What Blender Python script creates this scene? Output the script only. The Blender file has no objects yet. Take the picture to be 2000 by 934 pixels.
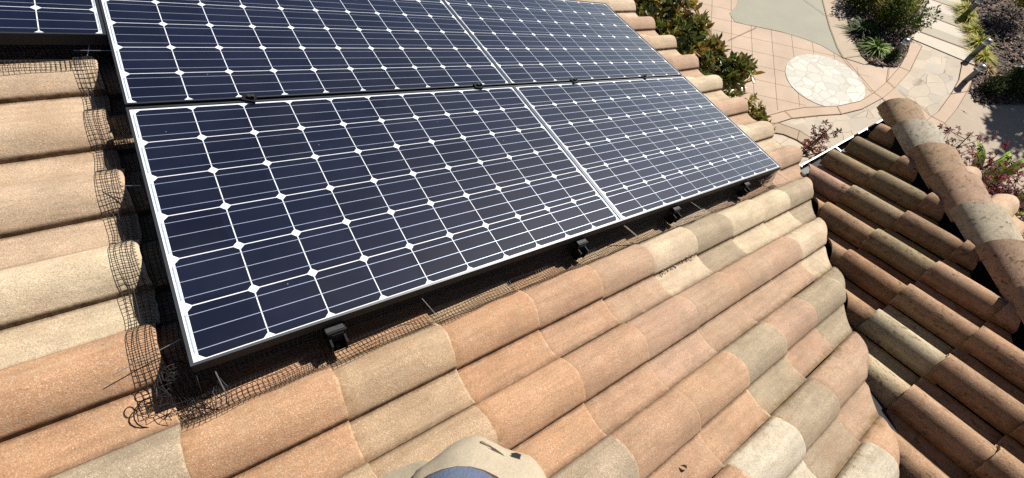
import bpy, bmesh, math, random
from mathutils import Vector, Matrix, noise
random.seed(7)
R = math.radians
scene = bpy.context.scene
col = scene.collection

# ------------------------------------------------------------------ camera, sky, sun, exposure
cam_d = bpy.data.cameras.new("camera")
cam_d.sensor_fit = 'HORIZONTAL'; cam_d.sensor_width = 36.0
cam_d.lens = 842.85 * 36.0 / 2000.0
cam_d.clip_start = 0.02; cam_d.clip_end = 2000
cam = bpy.data.objects.new("camera", cam_d); col.objects.link(cam)
EYE = Vector((0.46958, -1.53676, 1.12760))
rt = Vector((0.857081, -0.510932, 0.066033)); dn = Vector((-0.419169, -0.766115, -0.487201)); fw = Vector((0.299516, 0.389892, -0.870790))
cam.matrix_world = Matrix(((rt.x, -dn.x, -fw.x, EYE.x), (rt.y, -dn.y, -fw.y, EYE.y), (rt.z, -dn.z, -fw.z, EYE.z), (0, 0, 0, 1)))
scene.camera = cam

SUN_L = Vector((-0.79, -0.14, -0.592)).normalized()     # the way the light travels
sun_el = math.asin(-SUN_L.z); sun_az = math.atan2(-SUN_L.y, -SUN_L.x)
world = bpy.data.worlds.new("World"); scene.world = world; world.use_nodes = True
wn = world.node_tree
sky = wn.nodes.new('ShaderNodeTexSky'); sky.sky_type = 'NISHITA'; sky.sun_disc = False
sky.sun_elevation = sun_el; sky.sun_rotation = math.pi / 2 - sun_az
sky.air_density = 0.5; sky.dust_density = 0.3; sky.ozone_density = 1.0
bg = wn.nodes['Background']; bg.inputs['Strength'].default_value = 0.05
wn.links.new(sky.outputs[0], bg.inputs['Color'])
sl = bpy.data.lights.new("sun", 'SUN'); sl.energy = 5.0; sl.angle = R(0.5); sl.color = (1.0, 0.965, 0.91)
so = bpy.data.objects.new("sun", sl); col.objects.link(so); so.location = (6, 2, 8)
so.rotation_euler = SUN_L.to_track_quat('-Z', 'Y').to_euler()
scene.view_settings.view_transform = 'Standard'; scene.view_settings.look = 'None'
scene.view_settings.exposure = 0.78; scene.view_settings.gamma = 1.0
scene.view_settings.use_curve_mapping = False
scene.render.engine = 'CYCLES'
try:
    scene.cycles.use_denoising = False
    scene.cycles.max_bounces = 6; scene.cycles.diffuse_bounces = 2
except Exception:
    pass

# ------------------------------------------------------------------ helpers
def s2l(r, g, b):
    f = lambda v: (v / 255 / 12.92) if v / 255 <= 0.04045 else ((v / 255 + 0.055) / 1.055) ** 2.4
    return (f(r), f(g), f(b))
def alb(r, g, b, k=0.62):
    c = s2l(r, g, b); return (c[0] * k, c[1] * k, c[2] * k)

class MB:
    """collects polygons; build() links them as one mesh object"""
    def __init__(self): self.v = []; self.f = []; self.c = []
    def vert(self, p, c=(1, 1, 1)):
        self.v.append(tuple(p)); self.c.append((c[0], c[1], c[2], 1)); return len(self.v) - 1
    def poly(self, pts, c=(1, 1, 1)):
        self.f.append([self.vert(p, c) for p in pts])
    def box(self, lo, hi, c=(1, 1, 1), M=None):
        x0, y0, z0 = lo; x1, y1, z1 = hi
        P = [Vector(p) for p in ((x0, y0, z0), (x1, y0, z0), (x1, y1, z0), (x0, y1, z0), (x0, y0, z1), (x1, y0, z1), (x1, y1, z1), (x0, y1, z1))]
        if M: P = [M @ p for p in P]
        i = [self.vert(p, c) for p in P]
        for q in ((0, 3, 2, 1), (4, 5, 6, 7), (0, 1, 5, 4), (1, 2, 6, 5), (2, 3, 7, 6), (3, 0, 4, 7)): self.f.append([i[k] for k in q])
    def tube(self, pts, r, n=5, c=(1, 1, 1), cap=True, r1=None):
        pts = [Vector(p) for p in pts]; m = len(pts); rings = []
        up = None
        for k, p in enumerate(pts):
            d = (pts[min(k + 1, m - 1)] - pts[max(k - 1, 0)]).normalized()
            if up is None or abs(up.dot(d)) > 0.95:
                up = Vector((0, 0, 1)) if abs(d.z) < 0.9 else Vector((1, 0, 0))
            a = d.cross(up).normalized(); b = d.cross(a).normalized(); up = b * -1
            rr = r if r1 is None else r + (r1 - r) * k / max(1, m - 1)
            rings.append([self.vert(p + (a * math.cos(t) + b * math.sin(t)) * rr, c) for t in (2 * math.pi * j / n for j in range(n))])
        for k in range(m - 1):
            for j in range(n):
                self.f.append([rings[k][j], rings[k][(j + 1) % n], rings[k + 1][(j + 1) % n], rings[k + 1][j]])
        if cap:
            self.f.append(rings[0][::-1]); self.f.append(rings[-1])
    def lathe(self, prof, n=16, o=(0, 0, 0), c=(1, 1, 1)):
        o = Vector(o); rings = []
        for (r, z) in prof:
            rings.append([self.vert(o + Vector((r * math.cos(2 * math.pi * j / n), r * math.sin(2 * math.pi * j / n), z)), c) for j in range(n)])
        for k in range(len(prof) - 1):
            for j in range(n):
                self.f.append([rings[k][j], rings[k][(j + 1) % n], rings[k + 1][(j + 1) % n], rings[k + 1][j]])
        self.f.append(rings[0][::-1]); self.f.append(rings[-1])
    def build(self, name, mat, parent=None, M=None, smooth=None):
        me = bpy.data.meshes.new(name); me.from_pydata(self.v, [], self.f); me.update()
        ca = me.color_attributes.new('tint', 'FLOAT_COLOR', 'POINT')
        ca.data.foreach_set('color', [x for q in self.c for x in q])
        return link(name, me, mat, parent, M, smooth)

def link(name, me, mat, parent=None, M=None, smooth=None):
    if mat is not None and not me.materials: me.materials.append(mat)
    if smooth is not None:
        me.polygons.foreach_set('use_smooth', [True] * len(me.polygons))
        me.set_sharp_from_angle(angle=R(smooth))
    o = bpy.data.objects.new(name, me); col.objects.link(o)
    if parent: o.parent = parent
    if M is not None: o.matrix_local = M
    return o
def tag(o, label=None, cat=None, group=None, kind=None):
    if label: o['label'] = label
    if cat: o['category'] = cat
    if group: o['group'] = group
    if kind: o['kind'] = kind
    return o
def thing(name, label, cat, loc=(0, 0, 0), group=None, M=None):
    o = bpy.data.objects.new(name, None); col.objects.link(o); o.empty_display_size = 0.1
    if M is not None: o.matrix_world = M
    else: o.location = loc
    return tag(o, label, cat, group)
def copy_tree(o, parent=None):
    c = o.copy(); col.objects.link(c)
    if parent: c.parent = parent
    for ch in list(o.children): copy_tree(ch, c)
    return c

# ------------------------------------------------------------------ materials
class NT:
    def __init__(self, name):
        self.m = bpy.data.materials.new(name); self.m.use_nodes = True
        self.t = self.m.node_tree; self.b = self.t.nodes['Principled BSDF']
        self.x = None
    def n(self, typ, **kw):
        nd = self.t.nodes.new(typ)
        for k, v in kw.items():
            if k.startswith('i_'):
                key = k[2:]; key = int(key) if key.isdigit() else key.replace('_', ' ')
                nd.inputs[key].default_value = v
            else: setattr(nd, k, v)
        return nd
    def l(self, a, b): self.t.links.new(a, b)
    def obj(self):
        if self.x is None: self.x = self.n('ShaderNodeTexCoord').outputs['Object']
        return self.x
    def noise(self, sc, det=2, rough=0.5, vec=None):
        q = self.n('ShaderNodeTexNoise', i_Scale=sc, i_Detail=det, i_Roughness=rough); self.l(vec or self.obj(), q.inputs['Vector']); return q.outputs['Fac']
    def voro(self, sc, feat='F1', out='Distance', vec=None, rnd=1.0):
        q = self.n('ShaderNodeTexVoronoi', feature=feat, i_Scale=sc); q.inputs['Randomness'].default_value = rnd; self.l(vec or self.obj(), q.inputs['Vector']); return q.outputs[out]
    def ramp(self, fac, stops, interp='LINEAR'):
        q = self.n('ShaderNodeValToRGB'); q.color_ramp.interpolation = interp
        e = q.color_ramp.elements
        while len(e) < len(stops): e.new(0.5)
        for k, (p, c) in enumerate(stops):
            e[k].position = p; e[k].color = (c, c, c, 1) if isinstance(c, (int, float)) else (c[0], c[1], c[2], 1)
        self.l(fac, q.inputs['Fac']); return q.outputs['Color']
    def mix(self, fac, a, b, mode='MIX'):
        q = self.n('ShaderNodeMix', data_type='RGBA', blend_type=mode)
        def put(s, v):
            if hasattr(v, 'is_linked') or hasattr(v, 'node'): self.l(v, s)
            elif isinstance(v, (int, float)): s.default_value = v
            else: s.default_value = (v[0], v[1], v[2], 1)
        if isinstance(fac, (int, float)): q.inputs['Factor'].default_value = fac
        else: self.l(fac, q.inputs['Factor'])
        put(q.inputs[6], a); put(q.inputs[7], b); return q.outputs[2]
    def math(self, op, a, b=0.0, c=None):
        q = self.n('ShaderNodeMath', operation=op)
        for k, v in enumerate((a, b) if c is None else (a, b, c)):
            if hasattr(v, 'node'): self.l(v, q.inputs[k])
            else: q.inputs[k].default_value = v
        return q.outputs[0]
    def attr(self, name='tint', out='Color'):
        return self.n('ShaderNodeAttribute', attribute_name=name).outputs[out]
    def bump(self, h, strength=0.3, dist=0.01):
        q = self.n('ShaderNodeBump', i_Strength=strength, i_Distance=dist); self.l(h, q.inputs['Height']); self.l(q.outputs[0], self.b.inputs['Normal'])
    def col(self, c):
        if hasattr(c, 'node'): self.l(c, self.b.inputs['Base Color'])
        else: self.b.inputs['Base Color'].default_value = (c[0], c[1], c[2], 1)
    def set(self, **kw):
        for k, v in kw.items(): self.b.inputs[k.replace('_', ' ')].default_value = v
        return self.m

def mat_simple(name, c, rough=0.6, metal=0.0, var=0.12, sc=20, bump=0.0):
    N = NT(name); f = N.noise(sc, 3, 0.6)
    N.col(N.mix(1.0, c, N.ramp(f, [(0.3, 1 - var), (0.7, 1 + var)]), 'MULTIPLY'))
    if bump: N.bump(N.noise(sc * 3, 3), bump, 0.004)
    return N.set(Roughness=rough, Metallic=metal)

def mat_tile(name, weathered):
    N = NT(name)
    tint = N.attr('tint'); tp = N.n('ShaderNodeSeparateColor'); N.l(N.attr('tpos'), tp.inputs[0])
    s, t, rnd = tp.outputs[0], tp.outputs[1], tp.outputs[2]
    # sand granules: light and dark grains
    g1 = N.noise(300, 2, 0.75); g2 = N.voro(560, out='Color'); gs = N.n('ShaderNodeSeparateColor'); N.l(g2, gs.inputs[0])
    c = N.mix(1.0, tint, N.ramp(g1, [(0.26, 0.62), (0.5, 0.95), (0.74, 1.27)]), 'MULTIPLY')
    c = N.mix(N.ramp(gs.outputs[0], [(0.88, 0.0), (0.96, 0.38)]), c, alb(250, 236, 212, .8))
    c = N.mix(N.ramp(gs.outputs[1], [(0.84, 0.0), (0.96, 0.5)]), c, s2l(104, 82, 64))
    # broad mottling and grey bloom
    m1 = N.noise(7, 4, 0.65)
    c = N.mix(1.0, c, N.ramp(m1, [(0.3, 0.84), (0.7, 1.13)]), 'MULTIPLY')
    m2 = N.noise(17, 3, 0.7)
    c = N.mix(N.ramp(m2, [(0.5, 0.0), (0.72, 0.30)]), c, s2l(160, 142, 116))
    mpS = N.n('ShaderNodeMapping'); N.l(N.obj(), mpS.inputs[0]); mpS.inputs['Scale'].default_value = (0.10, 1, 1)
    c = N.mix(1.0, c, N.ramp(N.noise(42, 4, 0.7, mpS.outputs[0]), [(0.32, 0.86), (0.6, 1.06)]), 'MULTIPLY')
    c = N.mix(N.ramp(N.noise(2.6, 3, 0.6), [(0.52, 0.0), (0.75, 0.28)]), c, alb(196, 142, 100))
    # dirt in the seam and head lap; shade under the barrel edge painted dark
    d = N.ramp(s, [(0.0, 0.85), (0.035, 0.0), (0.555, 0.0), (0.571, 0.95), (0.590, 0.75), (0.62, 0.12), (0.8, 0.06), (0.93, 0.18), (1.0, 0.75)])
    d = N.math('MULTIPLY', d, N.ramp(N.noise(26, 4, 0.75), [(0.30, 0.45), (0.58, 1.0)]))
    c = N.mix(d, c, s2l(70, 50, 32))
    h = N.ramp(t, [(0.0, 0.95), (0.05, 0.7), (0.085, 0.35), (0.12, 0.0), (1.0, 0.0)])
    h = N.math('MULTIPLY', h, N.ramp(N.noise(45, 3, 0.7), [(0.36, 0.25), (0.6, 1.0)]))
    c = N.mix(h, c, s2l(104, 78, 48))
    wr = N.math('MULTIPLY', N.ramp(t, [(0.0, 0.0), (0.978, 0.0), (0.988, 0.4), (1.0, 0.45)]), N.ramp(N.noise(34, 4, 0.75), [(0.46, 0.05), (0.66, 1.0)]))
    c = N.mix(wr, c, alb(238, 206, 168, .75))
    sx = N.n('ShaderNodeSeparateXYZ'); N.l(N.obj(), sx.inputs[0])
    reg = N.ramp(N.math('ADD', N.math('MULTIPLY', sx.outputs[0], 0.16), N.math('MULTIPLY', sx.outputs[1], -0.28)), [(0.62, 0.0), (0.92, 1.0)])
    ms = N.math('MULTIPLY', N.ramp(s, [(0.0, 1.0), (0.10, 0.25), (0.4, 0.1), (0.9, 0.2), (1.0, 1.0)]), N.ramp(N.noise(38, 5, 0.75), [(0.48, 0.0), (0.62, 0.9)]))
    c = N.mix(N.math('MULTIPLY', ms, reg), c, s2l(112, 88, 42))
    lk = N.math('MULTIPLY', N.ramp(N.noise(90, 3, 0.7), [(0.60, 0.0), (0.68, 0.7)]), N.ramp(N.noise(5, 2), [(0.45, 0.0), (0.62, 0.8)]))
    c = N.mix(N.math('MULTIPLY', lk, rnd), c, s2l(96, 84, 62))
    if weathered:
        mp = N.n('ShaderNodeMapping'); N.l(N.obj(), mp.inputs[0]); mp.inputs['Scale'].default_value = (0.55, 1, 1)
        k1 = N.noise(46, 4, 0.72, mp.outputs[0]); k2 = N.noise(9, 3, 0.6)
        sp = N.math('MULTIPLY', N.ramp(k1, [(0.53, 0.0), (0.63, 0.85)]), N.ramp(k2, [(0.40, 0.1), (0.62, 1.0)]))
        c = N.mix(sp, c, s2l(50, 38, 26))
        c = N.mix(N.ramp(N.noise(20, 4, 0.7), [(0.54, 0.0), (0.7, 0.45)]), c, s2l(112, 86, 44))
    N.col(c)
    hh = N.math('ADD', N.math('MULTIPLY', g1, 0.7), N.math('MULTIPLY', N.noise(120, 3, 0.6), 0.6))
    N.bump(hh, 0.35, 0.004)
    return N.set(Roughness=0.9, Specular_IOR_Level=0.25)
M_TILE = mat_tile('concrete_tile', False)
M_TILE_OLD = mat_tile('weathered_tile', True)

def mat_cell():
    N = NT('solar_cell')
    sp = N.n('ShaderNodeSeparateXYZ'); N.l(N.obj(), sp.inputs[0])
    fing = N.math('FRACT', N.math('MULTIPLY', sp.outputs[0], 420.0))
    c = N.mix(N.ramp(fing, [(0.80, 0.0), (0.9, 0.35)]), (0.0030, 0.0042, 0.014), (0.010, 0.014, 0.034))
    wv = N.n('ShaderNodeVectorMath', operation='SNAP'); N.l(N.obj(), wv.inputs[0]); wv.inputs[1].default_value = (0.159, 0.159, 1)
    wn_ = N.n('ShaderNodeTexWhiteNoise'); N.l(wv.outputs[0], wn_.inputs['Vector'])
    c = N.mix(1.0, c, N.ramp(wn_.outputs['Value'], [(0.0, 0.8), (1.0, 1.25)]), 'MULTIPLY')
    dust = N.ramp(N.voro(34), [(0.03, 1.0), (0.07, 0.0)])
    pick = N.n('ShaderNodeSeparateColor'); N.l(N.voro(34, out='Color'), pick.inputs[0])
    dust = N.math('MULTIPLY', dust, N.ramp(pick.outputs[0], [(0.93, 0.0), (0.95, 0.6)]))
    c = N.mix(dust, c, (0.5, 0.5, 0.5))
    c = N.mix(N.ramp(N.noise(3.0, 4, 0.7), [(0.42, 0.0), (0.8, 0.012)]), c, (0.5, 0.45, 0.4))
    N.col(c)
    return N.set(Roughness=0.5, Coat_Weight=1.0, Coat_Roughness=0.035, Coat_IOR=1.38, Specular_IOR_Level=0.10)
M_CELL = mat_cell()
def coat(name, c, rough=0.5, metal=0.0):
    N = NT(name); N.col(N.mix(1.0, c, N.ramp(N.noise(30, 3), [(0.3, 0.94), (0.7, 1.04)]), 'MULTIPLY'))
    return N.set(Roughness=rough, Metallic=metal, Coat_Weight=0.8, Coat_Roughness=0.06, Coat_IOR=1.35)
M_BACK = coat('white_backsheet', (0.66, 0.68, 0.70))
M_BUS = coat('silver_ribbon', (0.46, 0.53, 0.66), 0.38, 0.5)
M_FRAME = mat_simple('anodised_frame', (0.022, 0.023, 0.026), 0.55, 0.0, 0.08, 8)
M_FRAME.node_tree.nodes['Principled BSDF'].inputs['Specular IOR Level'].default_value = 0.15
M_FLIP = mat_simple('frame_lip_metal', (0.10, 0.105, 0.11), 0.42, 0.9, 0.08, 8)
M_BLACK = mat_simple('black_metal', (0.009, 0.009, 0.010), 0.6, 0.0, 0.2, 40)
M_BLACK.node_tree.nodes['Principled BSDF'].inputs['Specular IOR Level'].default_value = 0.12
M_MESH = mat_simple('black_wire', (0.012, 0.011, 0.010), 0.55, 0.0, 0.2, 40)
M_STEEL = mat_simple('bright_steel', (0.62, 0.62, 0.62), 0.3, 0.85, 0.1, 60)
M_DULL = mat_simple('dull_bolt_metal', (0.03, 0.03, 0.03), 0.6, 0.0, 0.3, 80)
M_DULL.node_tree.nodes['Principled BSDF'].inputs['Specular IOR Level'].default_value = 0.2
M_DECK = mat_simple('dark_underlayment', (0.02, 0.018, 0.016), 0.95, 0, 0.25, 6)
M_GUT_IN = mat_simple('gutter_paint', (0.035, 0.032, 0.03), 0.6, 0, 0.2, 10)
M_LIP = mat_simple('pale_gutter_lip', (0.66, 0.60, 0.50), 0.45, 0.0, 0.1, 10)
M_LIPG = mat_simple('grey_gutter_lip', (0.11, 0.113, 0.113), 0.4, 0.0, 0.1, 10)
M_STUCCO = mat_simple('stucco', alb(214, 190, 156), 0.9, 0, 0.08, 30, 0.3)

# ------------------------------------------------------------------ the house roof
TH = R(18.43); C_, S_ = math.cos(TH), math.sin(TH)
ROOF = Matrix.Rotation(TH, 4, 'Y')                                    # local x runs down the slope, y along the eave
WING = Matrix.Translation((0, -0.93, -1.42)) @ Matrix.Rotation(R(90), 4, 'Z') @ Matrix.Rotation(TH, 4, 'Y')
EAST = Matrix.Translation((4.88, 0, -1.42)) @ Matrix.Rotation(TH, 4, 'Y')

JW, BW = 0.2995, 0.172            # width of one tile, of its barrel
def prof(s, BH=0.058, ex=0.78, BW=0.172):
    """height of the tile above its joint, s metres from the seam"""
    s = s % JW
    if s <= BW:
        u = s / BW
        return BH * max(0.0, math.sin(math.pi * u ** 0.96)) ** ex
    v = (s - BW) / (JW - BW)
    return -0.013 - 0.006 * math.sin(math.pi * v) + 0.009 * v ** 3
def psamp(BW): return [BW * (0.5 - 0.5 * math.cos(math.pi * k / 14)) for k in range(15)] + [BW + 0.0012] + [BW + (JW - BW) * k / 7 for k in range(1, 8)]

def tile_slope(name, ks, edges, seam0, zj, M, color_fn, mat, cuts, parent, jit=1.0, lap=0.05, thick=0.014, bh=0.058, ex=0.78, bw=0.172):
    PS = psamp(bw)
    """all the tiles of one roof slope as one mesh, each tile its own solid"""
    bm = bmesh.new()
    ct = bm.verts.layers.float_color.new('tint'); cp = bm.verts.layers.float_color.new('tpos')
    rng = random.Random(len(edges) * 31 + len(list(ks)))
    for k in ks:
        for n in range(len(edges) - 1):
            x0, x1 = edges[n], edges[n + 1]
            c = color_fn(k, n, rng)
            dz = rng.uniform(-.003, .003) * jit; dy = rng.uniform(-.003, .003) * jit; dx = rng.uniform(-.009, .009) * jit
            yaw = rng.uniform(-.006, .006) * jit; rn = rng.random()
            xs = [x0 - lap, x0 + (x1 - x0) * 0.12, x0 + (x1 - x0) * 0.7, x1 + dx - 0.012, x1 + dx]
            rows = []
            for xi, x in enumerate(xs):
                row = []
                tt = (x - x0) / (x1 - x0)
                for s in PS:
                    w = 0.0
                    if xi == 4: w = 0.005 * noise.noise(Vector((s * 38, k * 3.1 + n * 7.7, 0)))
                    z = zj + prof(min(s, JW - 1e-5), bh, ex, bw) + 0.025 * tt + dz + (0.003 if s < 0.02 else 0) - (0.0022 if xi == 4 else 0)
                    y = seam0 - JW * k - s + dy + yaw * (x - x0)
                    v = bm.verts.new((x + w, y, z)); v[ct] = (c[0], c[1], c[2], 1); v[cp] = (s / bw * .574 if s <= bw else .574 + .426 * (s - bw) / (JW - bw), max(0, min(1, tt)), rn, 1)
                    row.append(v)
                rows.append(row)
            for a in range(4):
                for b in range(len(PS) - 1):
                    bm.faces.new((rows[a][b], rows[a][b + 1], rows[a + 1][b + 1], rows[a + 1][b]))
    Mi = M.inverted(); Mr = Mi.to_3x3()
    for co, no in cuts:
        bmesh.ops.bisect_plane(bm, geom=bm.verts[:] + bm.edges[:] + bm.faces[:], dist=1e-5, plane_co=Mi @ Vector(co), plane_no=(Mr @ Vector(no)).normalized(), clear_outer=True)
    bmesh.ops.recalc_face_normals(bm, faces=bm.faces[:])
    for f in bm.faces:
        if f.normal.z < 0: f.normal_flip()
    bm.normal_update()
    top = bm.faces[:]
    ret = bmesh.ops.solidify(bm, geom=top, thickness=thick)
    me = bpy.data.meshes.new(name); bm.to_mesh(me); bm.free()
    return link(name, me, mat, parent, M, 48)

house = thing('house', 'tile roofed house with mottled tan concrete barrel tiles and a hip roofed wing', 'house', (0, 0, 0))

ORG = alb(210, 163, 124); ORP = alb(209, 166, 131); PNK = alb(209, 172, 142); TAN = alb(206, 175, 138); CRM = alb(231, 208, 174)
GRY = alb(186, 166, 138); LTG = alb(226, 203, 170); BEI = alb(223, 194, 160); BRN = alb(150, 104, 72); OLV = alb(186, 160, 124)
MAIN_COL = {}
def setc(k, n0, cols):
    for i, c in enumerate(cols): MAIN_COL[(k, n0 + i)] = c
# n counts the exposures: n = 0 lies between local x -0.08 and 0.28
setc(0, -1, [GRY, ORG, TAN, ORG, ORP, PNK, CRM, GRY, CRM, CRM, GRY])
setc(1, -1, [ORG, TAN, TAN, ORG, ORP, PNK, PNK, PNK, PNK, CRM, CRM])
setc(2, 0, [ORG, ORG, GRY, ORP, ORP, GRY, PNK, GRY, GRY])
LTW = alb(226, 212, 186)
setc(3, 2, [ORG, ORP, LTW, GRY, PNK, PNK])
setc(4, 3, [ORG, ORP, LTW, ORP, PNK])
setc(-1, -1, [ORG, ORG, ORG, TAN, ORG, TAN, TAN, CRM, PNK, ORP])
setc(-2, -2, [LTG, LTG, TAN]); setc(-3, -2, [BEI, BEI, TAN]); setc(-4, -2, [BEI, BEI]); setc(-5, -2, [BEI, BEI])
def main_color(k, n, rng):
    n = n - N_OFF
    c = MAIN_COL.get((k, n))
    if n >= 9 and c is None: c = [PNK, CRM, PNK, BEI, PNK, CRM][(k * 5 + 3) % 6]
    if c is None: c = rng.choice([ORG, ORP, PNK, TAN, CRM, GRY, BEI])
    j = rng.uniform(0.93, 1.07); return (c[0] * j, c[1] * j * rng.uniform(.98, 1.02), c[2] * j)
up_edges = [0.282 - 0.36 * k for k in range(9, 0, -1)]
edges_main = up_edges + [0.282, 0.637, 0.995, 1.355, 1.715, 2.075, 2.44, 2.81, 3.18, 3.55, 3.93]
N_OFF = len(up_edges) - 1
ZJ = -0.155; SEAM0 = -1.042
def main_z(y, x=None):                             # tile surface under a point of the main slope (local frame)
    t = 0.5 if x is None else next(((x - a) / (b - a) for a, b in zip(edges_main, edges_main[1:]) if a <= x < b), 0.5)
    return ZJ + prof((SEAM0 - y) % JW) + 0.025 * t + 0.002
cut_main = ((3.33, -1.2, -1), Vector((1, -1.13, 0)).normalized())
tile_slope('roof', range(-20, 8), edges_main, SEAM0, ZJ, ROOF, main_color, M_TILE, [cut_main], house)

def wing_color(k, n, rng):
    c = WCOL.get((k, n)) or rng.choice([alb(186, 144, 107), alb(192, 148, 111), alb(177, 138, 103), alb(170, 132, 98), alb(194, 154, 118)])
    j = rng.uniform(0.92, 1.08); return (c[0] * j, c[1] * j, c[2] * j)
wing_edges = [-0.080 - 0.336 * k for k in range(9, -1, -1)]
NW = len(wing_edges) - 2                            # index of the eave course
W_GRY = alb(206, 188, 152); W_LT = alb(214, 192, 152); W_PNK = alb(208, 164, 136); W_OLV = alb(164, 142, 104)
WCOL = {(0, NW - 3): W_GRY, (-1, NW - 2): W_LT, (-1, NW - 3): W_LT, (3, NW): W_PNK, (2, NW - 1): alb(184, 146, 106), (3, NW - 1): alb(176, 152, 116), (4, NW): W_OLV,
        (5, NW): alb(150, 134, 100), (2, NW - 2): W_OLV, (1, NW - 2): alb(176, 130, 92), (4, NW - 1): W_OLV}
cut_w1 = ((3.365, -1.2, -1), Vector((-1, 1.12, 0)).normalized())      # along the valley line
cut_w2 = ((4.88 - 0.115, -0.93 + 0.115, -1), Vector((1, -1, 0)).normalized())      # along the hip
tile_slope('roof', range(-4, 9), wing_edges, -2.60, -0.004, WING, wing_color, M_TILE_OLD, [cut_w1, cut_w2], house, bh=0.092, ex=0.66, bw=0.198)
def east_color(k, n, rng):
    c = rng.choice([alb(224, 188, 152), alb(216, 184, 146), alb(228, 200, 162)]); return c
east_edges = [-0.08 - 0.345 * k for k in range(9, -1, -1)]
cut_e = ((4.88 + 0.10, -0.93 - 0.10, -1), Vector((-1, 1, 0)).normalized())
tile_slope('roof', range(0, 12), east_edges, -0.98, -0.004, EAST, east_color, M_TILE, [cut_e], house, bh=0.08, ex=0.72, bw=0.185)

# hip caps
hip_o = Vector((4.87, -0.92, -1.42)); hip_d = Vector((-1, -1, 0.3333)).normalized()
hip_a = Vector((1, -1, 0)).normalized(); hip_n = hip_a.cross(hip_d).normalized()
if hip_n.z < 0: hip_n = -hip_n
mbr = MB()
for sgn in (-0.07, 0.07):                            # the bed strip under the caps
    pass
mbr.poly([hip_o + hip_a * -0.10 + hip_n * 0.015, hip_o + hip_a * 0.10 + hip_n * 0.015, hip_o + hip_d * 4.4 + hip_a * 0.10 + hip_n * 0.015, hip_o + hip_d * 4.4 - hip_a * 0.10 + hip_n * 0.015])
ridge = mbr.build('hip_ridge', M_DECK, house)
cap_cols = [alb(176, 146, 112), alb(196, 186, 164), alb(178, 144, 110), alb(188, 152, 124), alb(198, 184, 158), alb(186, 148, 120), alb(190, 154, 126), alb(180, 144, 116), alb(190, 162, 130), alb(182, 146, 118), alb(190, 156, 124), alb(184, 150, 122)]
for i in range(12):
    bm = bmesh.new(); ct = bm.verts.layers.float_color.new('tint'); cp = bm.verts.layers.float_color.new('tpos')
    x0 = 0.055 + 0.335 * i; x1 = x0 + 0.40
    c = cap_cols[i]; rows = []
    for xi in range(7):
        t = xi / 6; x = x0 + (x1 - x0) * t
        wdt = 0.165 - 0.020 * t; hgt = 0.125 - 0.012 * t; lift = 0.072 - 0.036 * t
        row = []
        for j in range(17):
            a = math.pi * j / 16
            q = hip_o + hip_d * (x + (0.004 * noise.noise(Vector((j * 0.7, i * 4.0, 0))) if xi == 0 else 0)) + hip_a * (-math.cos(a) * wdt * (1.0 if abs(math.cos(a)) < .99 else 1.02)) + hip_n * (lift + hgt * math.sin(a) ** 0.8)
            v = bm.verts.new(q); v[ct] = (*c, 1); v[cp] = (0.25, 0.5, 0.5, 1); row.append(v)
        rows.append(row)
    for a in range(6):
        for b in range(16): bm.faces.new((rows[a][b], rows[a][b + 1], rows[a + 1][b + 1], rows[a + 1][b]))
    bmesh.ops.recalc_face_normals(bm, faces=bm.faces[:])
    if sum(f.normal.dot(hip_n) for f in bm.faces) < 0:
        for f in bm.faces: f.normal_flip()
    bm.normal_update()
    bmesh.ops.solidify(bm, geom=bm.faces[:], thickness=0.018)
    me = bpy.data.meshes.new('hip_cap'); bm.to_mesh(me); bm.free()
    link('hip_cap', me, M_TILE_OLD, ridge, None, 45)

# decks under the tiles, valley metal, gutters, walls
mb = MB()
def mainP(x, y, z): return ROOF @ Vector((x, y, z))
def main_w(X, y, off=-0.19): return Vector((X, y, -X * S_ / C_ + off / C_))
def wing_w(X, y, off=-0.04): return Vector((X, y, -1.42 + (-0.93 - y) * S_ / C_ + off / C_))
vtop = lambda y: 4.78 + y
mb.poly([main_w(-3.0, 5.0), main_w(-3.0, -3.6), main_w(vtop(-3.6), -3.6), main_w(vtop(-1.0), -1.0), main_w(3.66, -1.0), main_w(3.66, 5.0)])
mb.poly([wing_w(vtop(-3.6), -3.6), wing_w(2.2, -3.6), wing_w(4.82, -0.99), wing_w(vtop(-1.0), -1.0)])
mb.poly([Vector((4.80, -1.0, -1.46)), Vector((2.2, -3.6, -1.46 + 2.6 * S_ / C_)), Vector((2.2, -5, -1.46 + 2.6 * S_ / C_)), Vector((4.80, -5, -1.46))])
mb.build('roof_deck', M_DECK, house)
mb = MB()
va = []
for y in (-0.95, -3.6):
    X = vtop(y); zv = -X * S_ / C_ - 0.158 / C_ - 0.02
    va.append((Vector((X, y, zv)), Vector((X - 0.16, y + 0.0, zv + 0.02)), Vector((X + 0.12, y, zv + 0.015))))
mb.poly([va[0][0], va[1][0], va[1][1], va[0][1]]); mb.poly([va[0][0], va[0][2], va[1][2], va[1][0]])
mb.build('valley_flashing', mat_simple('dark_flashing', (0.05, 0.045, 0.04), 0.6, 0.4, 0.3, 12), house)

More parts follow.
